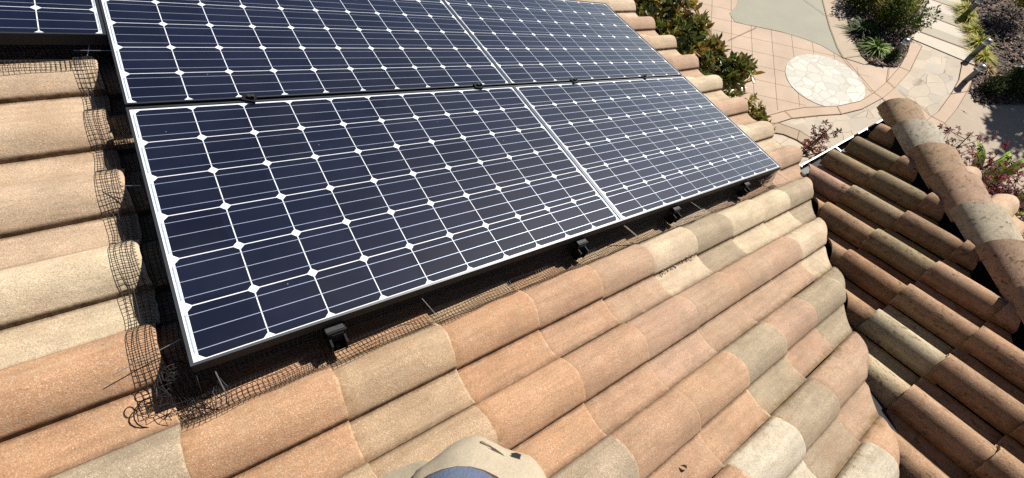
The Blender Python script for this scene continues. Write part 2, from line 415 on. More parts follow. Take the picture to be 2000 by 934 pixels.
def gutter(p0, p1, out, lipmat, brackets, nm_lip):
    """open trough from p0 to p1; out = unit vector away from the house; p = outer top edge"""
    p0 = Vector(p0); p1 = Vector(p1); out = Vector(out)
    sec = [(-0.115, 0.005), (-0.115, -0.105), (-0.03, -0.105), (-0.012, -0.05), (0.0, -0.03), (0.0, 0.0)]
    mb = MB()
    A = [p0 + out * a + Vector((0, 0, z)) for a, z in sec]; B = [p1 + out * a + Vector((0, 0, z)) for a, z in sec]
    for k in range(len(sec) - 1): mb.poly([A[k], A[k + 1], B[k + 1], B[k]])
    mb.poly(A[::-1]); mb.poly(B)
    g = mb.build('gutter', M_GUT_IN, house)
    l = MB()
    d = (p1 - p0).normalized()
    M = Matrix((( d.x, out.x, 0, p0.x), (d.y, out.y, 0, p0.y), (d.z, out.z, 1, p0.z), (0, 0, 0, 1)))
    L = (p1 - p0).length
    l.box((0, -0.006, -0.004), (L, 0.005, 0.004), M=M); l.box((0, 0.0025, -0.11), (L, 0.0048, -0.0045), M=M)
    l.build('gutter_lip', lipmat, g)
    for t in brackets:
        b = MB(); b.box((t - 0.008, -0.06, -0.006), (t + 0.008, -0.0065, 0.004), M=M)
        b.build('gutter_bracket', M_LIPG, g)
    return g
gutter((3.765, 5.0, -1.47), (3.765, -0.93, -1.47), (1, 0, 0), M_LIP, [1.2, 2.4, 3.6, 4.8], 'pale')
gutter((3.775, -0.915, -1.47), (4.89, -0.915, -1.47), (0, 1, 0), M_LIPG, [0.43, 0.86], 'grey')
gutter((4.895, -0.91, -1.47), (4.895, -5.0, -1.47), (1, 0, 0), M_LIPG, [0.9, 1.9, 2.9], 'grey')
mb = MB()
G = -4.2
for (x0, y0, x1, y1) in ((3.2, 5.0, 3.2, -1.45), (3.2, -1.45, 4.35, -1.45), (4.35, -1.45, 4.35, -5.0), (-3.0, 5.0, 3.2, 5.0), (-3.0, -5.0, -3.0, 5.0), (4.35, -5.0, -3.0, -5.0)):
    mb.poly([(x0, y0, G), (x1, y1, G), (x1, y1, -1.55), (x0, y0, -1.55)])
mb.build('wall', M_STUCCO, house)
mb = MB()
mb.poly([(3.2, 5.0, -1.56), (3.66, 5.0, -1.56), (3.66, -1.0, -1.56), (3.2, -1.45, -1.56)]); mb.poly([(3.2, -1.45, -1.56), (3.66, -1.0, -1.56), (4.78, -1.0, -1.56), (4.35, -1.45, -1.56)])
mb.poly([(4.35, -1.45, -1.56), (4.78, -1.0, -1.56), (4.78, -5, -1.56), (4.35, -5, -1.56)])
mb.box((3.63, -0.93, -1.555), (3.648, 5.0, -1.40)); mb.box((3.70, -1.05, -1.555), (4.77, -1.032, -1.44)); mb.box((4.762, -5, -1.555), (4.779, -1.06, -1.44))
mb.build('eave_soffit', M_STUCCO, house)

# ------------------------------------------------------------------ solar panels
PW, PH = 1.6275, 0.978
def make_panel():
    root = thing('solar_panel', None, 'solar panel', M=ROOF.copy())
    lip = 0.0075; d = 0.040
    f = MB()                                         # frame local origin = top left outer corner, y runs negative
    for (a, b) in (((0, -PH, -d), (PW, -PH + lip, 0)), ((0, -lip, -d), (PW, 0, 0)), ((0, -PH + lip, -d), (lip, -lip, -0.0004)), ((PW - lip, -PH + lip, -d), (PW, -lip, -0.0004))):
        f.box(a, b)
    f.box((0.0, -PH + 0.0005, -d - 0.002), (PW, -PH + 0.030, -d)); f.box((0.0, -0.030, -d - 0.002), (PW, -0.0005, -d))
    fr = f.build('frame', M_FRAME, root)
    g = MB(); t0, t1 = 0.0002, 0.0009
    g.box((0, -PH, t0), (PW, -PH + lip, t1)); g.box((0, -lip, t0), (PW, 0, t1)); g.box((0, -PH + lip + .0003, t0), (lip, -lip - .0003, t1)); g.box((PW - lip, -PH + lip + .0003, t0), (PW, -lip - .0003, t1))
    g.build('frame_lip', M_FLIP, fr)
    b = MB(); b.box((lip, -PH + lip, -0.008), (PW - lip, -lip, -0.0035)); b.build('backsheet', M_BACK, root)
    p = 0.159; h = 0.0778; ch = 0.0130
    ox, oy = 0.0195, -0.0135
    c = MB()
    for i in range(10):
        for j in range(6):
            cx, cy = ox + (i + .5) * p, oy - (j + .5) * p
            q = [(-h + ch, -h), (h - ch, -h), (h, -h + ch), (h, h - ch), (h - ch, h), (-h + ch, h), (-h, h - ch), (-h, -h + ch)]
            c.poly([(cx + a, cy + b2, -0.0029) for a, b2 in q])
    c.build('cell_array', M_CELL, root)
    r = MB()
    for j in range(6):
        for k in (-1, 0, 1):
            y = oy - (j + .5) * p + k * 0.052
            r.poly([(ox - 0.004, y - 0.0008, -0.0024), (ox + 10 * p + 0.004, y - 0.0008, -0.0024), (ox + 10 * p + 0.004, y + 0.0008, -0.0024), (ox - 0.004, y + 0.0008, -0.0024)])
        if j % 2 == 0:
            for xx in (ox - 0.0075,):
                y0, y1 = oy - (j + .17) * p, oy - (j + 1.83) * p
    for j in range(6):
        y0, y1 = oy - (j + .14) * p, oy - (j + .86) * p
        for xx in (ox - 0.0065, ox + 10 * p + 0.0035):
            r.poly([(xx, y1, -0.0022), (xx + 0.003, y1, -0.0022), (xx + 0.003, y0, -0.0022), (xx, y0, -0.0022)])
    r.build('busbar_wiring', M_BUS, root)
    return root
panels = [(-0.0195, 0.014, 'large front left solar panel with the mesh-wrapped corner nearest the photographer'),
          (1.6102, 0.014, 'front right solar panel whose tip points at the gutter corner of the valley'),
          (-0.0195, 1.0077, 'solar panel behind the front left one, cut off by the top of the frame'),
          (1.6102, 1.0077, 'solar panel along the eave beside the glossy-leaved tree, behind the front right one'),
          (-0.0195 - 0.003 - PW, 0.4295 + PH, 'solar panel set back in the top left corner, only its lowest cells showing')]
p0 = make_panel()
for i, (x, y, lab) in enumerate(panels):
    o = p0 if i == 0 else copy_tree(p0)
    o.matrix_world = ROOF @ Matrix.Translation((x, y, 0)); o['label'] = lab; o['group'] = 'rooftop solar panels'

# module clamps between the two rows
def make_clamp():
    root = thing('module_clamp', None, 'clamp', M=ROOF.copy())
    b = MB(); b.box((-0.022, -0.015, -0.03), (0.022, 0.015, 0.0045)); b.box((-0.022, -0.019, 0.0046), (0.022, 0.019, 0.0085)); b.build('clamp_body', M_BLACK, root)
    h = MB(); h.lathe([(0.009, 0.0086), (0.009, 0.017), (0.0075, 0.0185)], 6); h.box((0.008, -0.006, 0.009), (0.018, 0.006, 0.022)); h.build('bolt', M_DULL, root)
    return root
cl = make_clamp()
for i, (x, lab) in enumerate(((0.346, 'small black clamp bolted between the two left panels, nearest the mesh edge'), (1.385, 'small black clamp between the left panels, beside the panel cross joint'),
                              (2.08, 'small black clamp between the right panels, first one past the cross joint'), (2.767, 'small black clamp between the right panels, nearest the eave'))):
    o = cl if i == 0 else copy_tree(cl)
    o.matrix_world = ROOF @ Matrix.Translation((x, 0.0218, -0.0005)) @ Matrix.Rotation(R(-25 + 17 * i), 4, 'Z'); o['label'] = lab; o['group'] = 'clamps between panel rows'
def make_foot():
    root = thing('mounting_bracket', None, 'roof bracket', M=ROOF.copy())
    b = MB()
    b.box((-0.028, -0.016, -0.055), (0.028, 0.02, -0.043)); b.box((-0.028, -0.022, -0.115), (0.028, -0.0165, -0.036)); b.box((-0.024, -0.045, -0.119), (0.024, 0.06, -0.1155))
    for s in (-0.0245, 0.0185): b.box((s, -0.052, -0.114), (s + 0.006, -0.0225, -0.062))
    b.build('bracket_body', M_BLACK, root)
    s = MB(); s.box((-0.030, -0.0165, -0.0358), (0.022, 0.004, -0.0335))
    for k in range(5): s.box((-0.016, -0.0245, -0.05 - 0.011 * k), (0.018, -0.0225, -0.0465 - 0.011 * k))
    s.lathe([(0.007, -0.111), (0.007, -0.102)], 6, (0.0, -0.034, 0)); s.build('bolt_plate', M_DULL, root)
    return root
ft = make_foot()
for i, (x, lab) in enumerate(((0.325, 'black mounting bracket under the bottom edge nearest the photographer, between mesh flaps'), (1.36, 'black mounting bracket under the left panel just before the panel seam'),
                              (2.06, 'black mounting bracket under the right panel just after the panel seam'), (2.81, 'black mounting bracket under the right panel near its far tip'))):
    o = ft if i == 0 else copy_tree(ft)
    o.matrix_world = ROOF @ Matrix.Translation((x, -0.968, -0.004)); o['label'] = lab; o['group'] = 'brackets under the front panel edge'

# black strip added to darken the gap under the front panel edge
mb = MB(); mb.box((0.0, -0.956, -0.112), (3.235, -0.948, -0.0425)); mb.box((0.0, -0.9478, -0.052), (3.235, -0.91, -0.0425)); mb.box((0.0, -0.9478, -0.112), (3.235, -0.925, -0.106))
tag(mb.build('gap_dark_strip', M_BLACK, None, ROOF.copy()), 'long black strip added to darken the gap under the front edge of the lower panels', 'strip')

# wire mesh guards
def guard(name, label, n_along, path, gauge=0.0009, parent=None):
    """path(i) -> polyline of points across the strip, all of one length; wires run both ways"""
    rows = [path(i) for i in range(n_along)]
    mb = MB()
    for r in rows: mb.tube(r, gauge, 4, cap=False)
    for j in range(len(rows[0])): mb.tube([r[j] for r in rows], gauge, 4, cap=False)
    o = mb.build(name, M_MESH, None, ROOF.copy())
    return tag(o, label, 'wire mesh', 'black wire mesh along the panel edges')
PIT = 0.0125
def wob(a, b, s=1.0): return s * noise.noise(Vector((a * 9.0, b * 11.0, 3.3)))
def front_path(i):
    x = -0.075 + PIT * i
    pts = []
    yo = -1.062 + 0.012 * wob(x, 1) + (0.018 * x / 3.2)
    if x > 3.0: yo += (x - 3.0) * 0.16
    yt = -0.952; zt = -0.042
    zo = main_z(yo) + 0.006
    ym, zm = -0.985, max(main_z(-0.985), -0.16) + 0.008
    # drop from the frame, then flare out over the tile
    ctrl = [(yt, zt), (-0.966, -0.085), (ym - 0.002, zm + 0.012), (-1.015, main_z(-1.015) + 0.009), (-1.04, main_z(-1.04) + 0.008), (yo, max(zo, main_z(yo) + 0.005))]
    L = [0]
    for a, b in zip(ctrl, ctrl[1:]): L.append(L[-1] + math.hypot(b[0] - a[0], b[1] - a[1]))
    m = 15
    for j in range(m):
        q = L[-1] * j / (m - 1); k = max(k2 for k2 in range(len(L) - 1) if L[k2] <= q + 1e-9); t = (q - L[k]) / (L[k + 1] - L[k])
        y = ctrl[k][0] + (ctrl[k + 1][0] - ctrl[k][0]) * t; z = ctrl[k][1] + (ctrl[k + 1][1] - ctrl[k][1]) * t
        pts.append((x + 0.006 * wob(x, j * 0.07 + 5) + 0.02 * (j / m) * wob(x * .25, 9), y + 0.003 * wob(x + 3, j * .2), max(z, main_z(y, x) + 0.004) + 0.003 * (1 + wob(x + 7, j * .13))))
    return pts
def guard2(name, label, sets):
    mb = MB()
    for n_along, path, gauge in sets:
        rows = [path(i) for i in range(n_along)]
        for r in rows: mb.tube(r, gauge, 4, cap=False)
        for j in range(len(rows[0])): mb.tube([r[j] for r in rows], gauge, 4, cap=False)
    return tag(mb.build(name, M_MESH, None, ROOF.copy()), label, 'wire mesh', 'black wire mesh along the panel edges')
def gap_darken_path(i):  # inner mesh layers added to deepen the dark gap below the frame
    x = -0.07 + PIT * (i + .45); zb = main_z(-0.985, x) + .012
    return [(x + .004 * wob(x, j), -0.945 - .03 * j / 10 + .004 * wob(x * .6, j * .3 + 9), -0.043 + (zb + .043) * j / 10) for j in range(11)]
def gap_darken_path2(i):
    x = -0.07 + PIT * (i + .2); zb = main_z(-0.93, x) + .006
    return [(x + .004 * wob(x, j + 40), -0.935 + .01 * wob(x * .6, j * .3 + 19), -0.043 + (zb + .043) * j / 10) for j in range(11)]
guard2('wire_mesh_guard', 'black wire mesh skirt along the front edge of the two lower panels', [(270, front_path, .0008), (268, gap_darken_path, .0012), (268, gap_darken_path2, .0015)])
def left_path(i):
    y = -0.985 + PIT * i * 0.985
    pts = []
    zs = main_z(y, -0.09) + 0.002
    for j in range(5):
        t = j / 4; x = -0.016 - 0.006 * t; z = -0.044 + (zs + 0.006 + 0.044) * t if zs < -0.06 else zs + 0.006 + (-0.044 - zs) * (1 - t) * 0.6
        pts.append((x, y, max(z, zs + 0.004)))
    for j in range(1, 10):
        x = -0.022 - 0.0128 * j + 0.004 * wob(y, j * .2)
        zz = main_z(y, x) + 0.006 + 0.004 * abs(wob(y, j * .3, 1))
        if prof((SEAM0 - y) % JW) < 0.0: zz += 0.006 + 0.012 * abs(wob(y * 0.8, 4))
        pts.append((x, y + 0.005 * wob(y, j * .15 + 2), zz))
    return pts
guard('wire_mesh_guard', 'black wire mesh draped over tiles down the left side of the panels', 114, left_path)
def back_path(i):
    x = -0.80 + PIT * i
    pts = []
    for j in range(16):
        t = j / 15; y = 0.437 - 0.045 * min(1, t * 1.0) - (0.05 * max(0, t - 0.62) / 0.38)
        z = -0.044 - 0.13 * t
        pts.append((x + 0.004 * wob(x, j * .1), y + 0.006 * wob(x, 3) * t, max(z, main_z(y) + 0.005)))
    return pts
guard('wire_mesh_guard', 'black wire mesh under the edge of the small panel corner in the top left', 62, back_path)

# pins, ties and loose wire
def wire(name, label, cat, pts, r, mat, group=None):
    mb = MB(); mb.tube(pts, r, 6); o = mb.build(name, mat, None, ROOF.copy(), 60); return tag(o, label, cat, group)
PG = 'thin metal pins holding the mesh'
for (a, b, lab, r) in (((0.022, -0.972, -0.055), (0.030, -1.030, -0.118), 'thin bright pin through the mesh at the near bottom corner of the panel', .0016),
                       ((0.607, -0.975, -0.05), (0.655, -1.030, -0.118), 'thin bright pin through the front mesh below the third cell column', .0011),
                       ((1.655, -0.965, -0.05), (1.745, -1.035, -0.10), 'thick white tie end sticking out under the seam of the two lower panels', .0030),
                       ((2.216, -0.965, -0.05), (2.380, -1.020, -0.125), 'thin bright pin through the mesh right of the bracket under the right panel', .0016),
                       ((3.246, -0.970, -0.05), (3.440, -1.020, -0.118), 'thin bright pin beyond the far tip of the front right panel', .0016),
                       ((-0.025, 0.400, -0.045), (-0.130, 0.425, -0.06), 'thin bright pin lying across the mesh under the top left panel corner', .0014),
                       ((-0.035, -0.300, -0.045), (-0.118, -0.262, -0.068), 'thin bright pin over the third tile from the top along the left mesh', .0011),
                       ((-0.030, -0.858, -0.045), (-0.175, -0.885, -0.072), 'thin bright pin over the lowest mesh-wrapped tile at left', .0011),
                       ((-0.080, 0.446, -0.045), (-0.098, 0.415, -0.075), 'short upright bright pin near the top left panel corner', .0016)):
    wire('mesh_pin', lab, 'pin', [a, b], r, M_STEEL, PG)
def arc(c, r, a0, a1, tilt=(0, 0), n=14):
    out = []
    for k in range(n):
        a = R(a0 + (a1 - a0) * k / (n - 1)); out.append((c[0] + r * math.cos(a), c[1] + r * math.sin(a), c[2] + tilt[0] * math.cos(a) + tilt[1] * math.sin(a)))
    return out
wire('cable_tie', 'black plastic tie looped over the tile at the near mesh corner', 'cable tie', arc((-0.128, -0.985, -0.135), 0.034, 60, 330, (0.0, 0.012)), .0016, M_BLACK, 'black ties at the mesh corner')
wire('cable_tie', 'upright curled black tie with a pale glint beside the panel corner', 'cable tie', arc((-0.06, -0.935, -0.10), 0.03, 30, 250, (0.02, 0.03)), .0022, M_BLACK, 'black ties at the mesh corner')
wire('cable_tie', 'small tight black curl of tie at the foot of the left mesh', 'cable tie', arc((-0.135, -0.948, -0.10), 0.014, 0, 300, (0.006, 0.0)), .0014, M_BLACK, 'black ties at the mesh corner')
wire('loose_wire', 'single bent wire strand lying on the tile under the panel seam', 'wire', [(1.70, -1.03, -0.12), (1.75, -1.055, -0.135), (1.80, -1.035, -0.128), (1.83, -1.04, -0.12)], .0012, M_MESH)
# bunched flap of mesh at the near corner
def flap_path(i):
    a = i / 17
    pts = []
    for j in range(12):
        t = j / 11
        x = -0.10 + 0.13 * a + 0.015 * wob(a, t * 2, 1); y = -0.93 - 0.115 * t + 0.02 * wob(a * .5 + 4, t)
        pts.append((x, y, max(main_z(y) + 0.006, -0.075 - 0.07 * t + 0.03 * math.sin(a * 5 + t * 4))))
    return pts
guard('wire_mesh_guard', 'crumpled black wire mesh flap bunched at the near bottom corner of the panels', 18, flap_path)

# crumbs of leaf litter caught in the joint beside the cream tile
mb = MB(); rng = random.Random(77)
for k in range(45):
    x = rng.uniform(1.76, 2.04); y = -1.2165 + rng.gauss(-.004, .006); r = rng.uniform(.001, .0026)
    z = main_z(y, x) + r * .4; g = rng.choice([.2, .28, .36]); a = rng.uniform(0, 3.14)
    M = Matrix.Translation((x, y, z)) @ Matrix.Rotation(a, 4, 'Z') @ Matrix.Rotation(rng.uniform(-.5, .5), 4, 'X')
    mb.box((-r * 1.6, -r, -r * .5), (r * 1.6, r, r * .5), (g, g * .75, g * .5), M)
N_ = NT('litter'); N_.col(N_.attr('tint')); N_.set(Roughness=.95)
tag(mb.build('leaf_litter', N_.m, None, ROOF.copy()), 'brown crumbs of leaf litter caught in the joint below a cream tile', 'litter', None, 'stuff')

# dead leaves on the tiles
def dead_leaf(x, y, L, ang, lab):
    mb = MB(); z = main_z(y) + 0.006
    d = Vector((math.cos(ang), math.sin(ang), 0)); s = Vector((-d.y, d.x, 0)); o = Vector((x, y, z))
    n = 6; up = [0, .55, .9, 1, .7, 0]
    for k in range(n - 1):
        a0, a1 = k / (n - 1), (k + 1) / (n - 1)
        for sg in (1, -1):
            mb.poly([o + d * L * a0 + Vector((0, 0, .006 * math.sin(a0 * 3))), o + d * L * a1 + Vector((0, 0, .006 * math.sin(a1 * 3))),
                     o + d * L * a1 + s * sg * L * .22 * up[k + 1] + Vector((0, 0, .012 * up[k + 1])), o + d * L * a0 + s * sg * L * .22 * up[k] + Vector((0, 0, .012 * up[k]))])
    tag(mb.build('dead_leaf', mat_simple('dry_leaf', (0.10, 0.05, 0.025), 0.8, 0, .3, 60), None, ROOF.copy()), lab, 'leaf', 'dry leaves on the tiles')
dead_leaf(1.20, -1.853, .026, -1.0, 'curled brown dry leaf on the tiles near the bottom edge of the frame')
dead_leaf(2.86, -2.02, .016, -1.2, 'tiny dry leaf on the pinkish tiles close to the valley')

# ------------------------------------------------------------------ the ground
def lines_mask(N, vec_out, period, phase, width):
    q = N.math('ADD', N.math('DIVIDE', vec_out, period), phase)
    fr = N.math('ABSOLUTE', N.math('SUBTRACT', N.math('FRACT', q), 0.5))
    return N.math('GREATER_THAN', fr, 0.5 - width / period / 2)
def mat_patio():
    N = NT('scored_concrete'); sp = N.n('ShaderNodeSeparateXYZ'); N.l(N.obj(), sp.inputs[0])
    x, y = sp.outputs[0], sp.outputs[1]
    wx = N.math('MULTIPLY', N.math('SUBTRACT', N.noise(3.0, 2), 0.5), 0.02)
    a = N.math('ADD', N.math('ADD', x, y), wx); b = N.math('ADD', N.math('SUBTRACT', x, y), wx)
    m = N.math('MAXIMUM', lines_mask(N, a, 0.595, 0.5 - 8.83 / 0.595 % 1.0, 0.014), lines_mask(N, b, 0.585, 0.5 - 6.17 / 0.585 % 1.0, 0.014))
    inside = N.math('MULTIPLY', N.math('LESS_THAN', x, 10.3), N.math('GREATER_THAN', N.math('SUBTRACT', N.math('ADD', y, N.math('MULTIPLY', x, 0.27)), 2.95), 0))
    m = N.math('MULTIPLY', m, inside)
    c = N.mix(1.0, alb(228, 198, 168, .57), N.ramp(N.noise(1.4, 5, 0.65), [(0.3, 0.87), (0.7, 1.13)]), 'MULTIPLY')
    c = N.mix(1.0, c, N.ramp(N.noise(40, 3, 0.6), [(0.3, 0.92), (0.7, 1.08)]), 'MULTIPLY')
    c = N.mix(N.ramp(N.noise(6, 4, 0.7), [(0.6, 0), (0.75, 0.35)]), c, alb(235, 215, 190, .6))
    c = N.mix(m, c, s2l(96, 68, 46)); N.col(c)
    N.bump(N.noise(30, 4), 0.15, 0.01)
    return N.set(Roughness=0.85)
def mat_conc(name, c0, var=0.1, crack=False):
    N = NT(name)
    c = N.mix(1.0, c0, N.ramp(N.noise(1.8, 5, 0.65), [(0.3, 1 - var), (0.7, 1 + var)]), 'MULTIPLY')
    c = N.mix(1.0, c, N.ramp(N.noise(45, 3, 0.6), [(0.3, 0.93), (0.7, 1.07)]), 'MULTIPLY')
    if crack:
        # stamped slate pattern: rectangles broken by wandering cracks
        mp = N.n('ShaderNodeMapping'); N.l(N.obj(), mp.inputs[0]); mp.inputs['Rotation'].default_value = (0, 0, R(36)); mp.inputs['Scale'].default_value = (1.0, 1.7, 1)
        dis = N.n('ShaderNodeVectorMath', operation='MULTIPLY_ADD'); nz = N.n('ShaderNodeTexNoise', i_Scale=3.0, i_Detail=3.0); N.l(N.obj(), nz.inputs['Vector'])
        N.l(nz.outputs['Color'], dis.inputs[0]); dis.inputs[1].default_value = (.16, .16, 0); N.l(mp.outputs[0], dis.inputs[2])
        e = N.voro(2.6, 'DISTANCE_TO_EDGE', 'Distance', dis.outputs[0], 0.75)
        cid = N.n('ShaderNodeSeparateColor'); N.l(N.voro(2.6, 'F1', 'Color', dis.outputs[0], 0.75), cid.inputs[0])
        c = N.mix(1.0, c, N.ramp(cid.outputs[0], [(0.0, 0.9), (1.0, 1.1)]), 'MULTIPLY')
        c = N.mix(N.ramp(cid.outputs[1], [(0.6, 0.0), (0.9, 0.35)]), c, alb(200, 196, 184, .55))
        ln = N.math('MULTIPLY', N.ramp(e, [(0.006, 1.0), (0.022, 0.0)]), N.ramp(N.noise(2.2, 2), [(0.42, 0.15), (0.58, 0.9)]))
        c = N.mix(ln, c, s2l(112, 92, 70))
    N.col(c); N.bump(N.noise(25, 4), 0.2, 0.01)
    return N.set(Roughness=0.85)
def mat_flag():
    N = NT('white_flagstone')
    nz = N.n('ShaderNodeTexNoise', i_Scale=3.0, i_Detail=2.0); N.l(N.obj(), nz.inputs['Vector'])
    dis = N.n('ShaderNodeVectorMath', operation='MULTIPLY_ADD'); N.l(nz.outputs['Color'], dis.inputs[0]); dis.inputs[1].default_value = (.12, .12, 0); N.l(N.obj(), dis.inputs[2])
    e = N.voro(5.0, 'DISTANCE_TO_EDGE', 'Distance', dis.outputs[0], 1.0)
    cid = N.n('ShaderNodeSeparateColor'); N.l(N.voro(5.0, 'F1', 'Color', dis.outputs[0], 1.0), cid.inputs[0])
    c = N.mix(cid.outputs[0], alb(240, 234, 214, .58), alb(214, 208, 190, .5))
    c = N.mix(1.0, c, N.ramp(N.noise(12, 5, 0.7), [(0.3, 0.93), (0.7, 1.05)]), 'MULTIPLY')
    c = N.mix(N.ramp(e, [(0.02, 1.0), (0.045, 0.0)]), c, s2l(150, 138, 112)); N.col(c)
    return N.set(Roughness=0.7)
def mat_mulch():
    N = NT('bark_mulch')
    cid = N.n('ShaderNodeSeparateColor'); N.l(N.voro(26, out='Color'), cid.inputs[0])
    c = N.ramp(cid.outputs[0], [(0.0, (0.025, 0.015, 0.010)), (0.5, (0.06, 0.036, 0.025)), (0.85, (0.12, 0.072, 0.045)), (1.0, (0.25, 0.165, 0.105))])
    N.col(c); N.bump(N.math('ADD', N.voro(26), N.noise(60, 3)), 0.9, 0.03)
    return N.set(Roughness=0.95)
M_PATIO = mat_patio(); M_BAND = mat_conc('pink_border_concrete', alb(226, 194, 162, .57)); M_BAND2 = mat_conc('brown_border_concrete', alb(206, 180, 148, .55))
M_PAD = mat_conc('grey_green_concrete', alb(186, 180, 156, .58), 0.06); M_SLATE = mat_conc('stamped_concrete', alb(226, 206, 178, .57), 0.1, True)
M_WALK = mat_conc('walk_concrete', alb(212, 188, 158, .58)); M_STEP = mat_conc('step_concrete', alb(226, 212, 188, .62), 0.06); M_STEP2 = mat_conc('darker_step_concrete', alb(204, 192, 164, .56), 0.06); M_FLAG = mat_flag(); M_MULCH = mat_mulch()
M_JOINT = mat_simple('dark_joint', s2l(126, 92, 66), 0.9)
def sheet(name, pts, z, mat):
    mb = MB(); mb.poly([(x, y, z) for x, y in pts]); o = mb.build(name, mat); o['kind'] = 'structure'
    # make the normal point up
    if o.data.polygons[0].normal.z < 0: o.data.flip_normals()
    return o
mb = MB(); mb.poly([(-150, -150, G - .004), (150, -150, G - .004), (150, 150, G - .004), (-150, 150, G - .004)])
mb.build('ground', mat_conc('plain_ground', alb(196, 176, 140, .4), 0.15))['kind'] = 'structure'
sheet('patio', [(-2, -6), (12.9, -6), (12.9, 9), (-2, 9)], G, M_PATIO)
sheet('driveway', [(9.72, 3.6), (9.45, 3.44), (9.17, 3.35), (9.05, 3.08), (9.2, 2.9), (9.4, 2.72), (9.73, 2.39), (9.98, 2.05), (10.17, 1.71), (10.27, 1.23), (10.42, 1.49), (10.82, 2.0), (11.12, 2.34), (11.52, 2.77), (12.6, 4.4), (11.0, 5.6)], G + .004, M_PAD)
bedL = [(13.2, 4.0), (12.0, 2.55), (11.44, 2.03), (11.07, 1.62), (10.67, 1.08), (10.63, 0.84), (10.96, 0.59), (11.11, 0.52), (11.48, 0.64), (11.93, 0.84), (12.3, 1.04), (12.60, 1.05), (13.02, 1.34), (13.40, 1.63), (14.6, 2.5)]
sheet('walkway', [(10.27, 1.23), (10.42, 1.49), (10.82, 2.0), (11.12, 2.34), (11.52, 2.77), (12.6, 4.2), (13.2, 4.0), (12.0, 2.55), (11.44, 2.03), (11.07, 1.62), (10.67, 1.08), (10.63, 0.84), (10.5, 0.9), (10.4, 1.05)], G + .008, M_WALK)
sheet('planting_bed', bedL, G + .02, M_MULCH)
bandU = [(7.0, 0.88), (7.4, 0.84), (7.97, 0.75), (8.38, 0.64), (8.98, 0.37), (9.5, 0.25), (9.96, 0.27), (10.49, 0.35), (11.12, 0.5), (11.69, 0.7), (12.2, 0.96)]
bandL = [(7.2, 0.64), (7.59, 0.61), (7.95, 0.56), (8.48, 0.37), (8.88, 0.20), (9.36, 0.10), (10.01, 0.1), (10.46, 0.16), (11.2, 0.32), (11.84, 0.56), (12.18, 0.68)]
sheet('stamped_path', [(6.0, -2.5), (12.3, -2.5), (12.3, -0.45), (12.62, -0.2), (12.6, 0.0), (12.2, 0.95)] + bandU[::-1][1:] + [(6.0, 0.8)], G + .004, M_SLATE)
mb = MB()
for k in range(len(bandU) - 1): mb.poly([(*bandL[k], G + .012), (*bandL[k + 1], G + .012), (*bandU[k + 1], G + .012), (*bandU[k], G + .012)])
mb.build('path_border', M_BAND)['kind'] = 'structure'
mb = MB(); u2 = [(7.1, 0.84), (7.25, 0.78), (7.63, 0.59), (7.83, 0.29), (7.91, -0.05), (7.92, -0.5)]; l2 = [(7.05, 0.66), (7.25, 0.57), (7.50, 0.37), (7.62, 0.16), (7.67, -0.1), (7.66, -0.5)]
for k in range(5): mb.poly([(*l2[k], G + .016), (*l2[k + 1], G + .016), (*u2[k + 1], G + .016), (*u2[k], G + .016)])
mb.build('path_border', M_BAND2)['kind'] = 'structure'
sheet('path_border', [(9.98, 0.1), (10.46, 0.16), (10.46, -0.22), (10.48, -0.46), (10.43, -0.66), (10.5, -0.9), (10.2, -1.2), (9.90, -0.9), (9.94, -0.31)], G + .008, M_BAND)
b4i = [(12.55, -0.02), (11.93, -0.31), (11.37, -0.48), (10.68, -0.64), (10.43, -0.66), (9.6, -0.72), (8.5, -0.9)]; b4o = [(12.66, -0.24), (12.3, -0.41), (11.75, -0.59), (11.09, -0.77), (10.5, -0.88), (9.6, -0.98), (8.5, -1.2)]
mb = MB()
for k in range(6): mb.poly([(*b4o[k], G + .014), (*b4o[k + 1], G + .014), (*b4i[k + 1], G + .014), (*b4i[k], G + .014)])
mb.build('path_border', M_BAND)['kind'] = 'structure'
sheet('walkway', [(12.66, -0.24), (12.3, -0.41), (11.75, -0.59), (11.09, -0.77), (10.5, -0.88), (9.6, -0.98), (8.5, -1.2), (6.0, -1.6), (6.0, -6), (12.9, -6), (14, -3), (14, -1)], G + .009, mat_conc('brown_walk_concrete', alb(206, 184, 156, .56)))
mb = MB()
def groove(a, b, w=0.010, z=G + .020):
    a = Vector((*a, z)); b = Vector((*b, z)); d = (b - a).normalized(); s = Vector((-d.y, d.x, 0)) * w / 2
    mb.poly([a - s, b - s, b + s, a + s])
def gpath(pts, w=0.008):
    for a, b in zip(pts, pts[1:]): groove(a, b, w)
gpath(bandU); gpath(bandL); gpath(b4o); gpath(b4i); gpath(u2, .008); gpath(l2, .008)
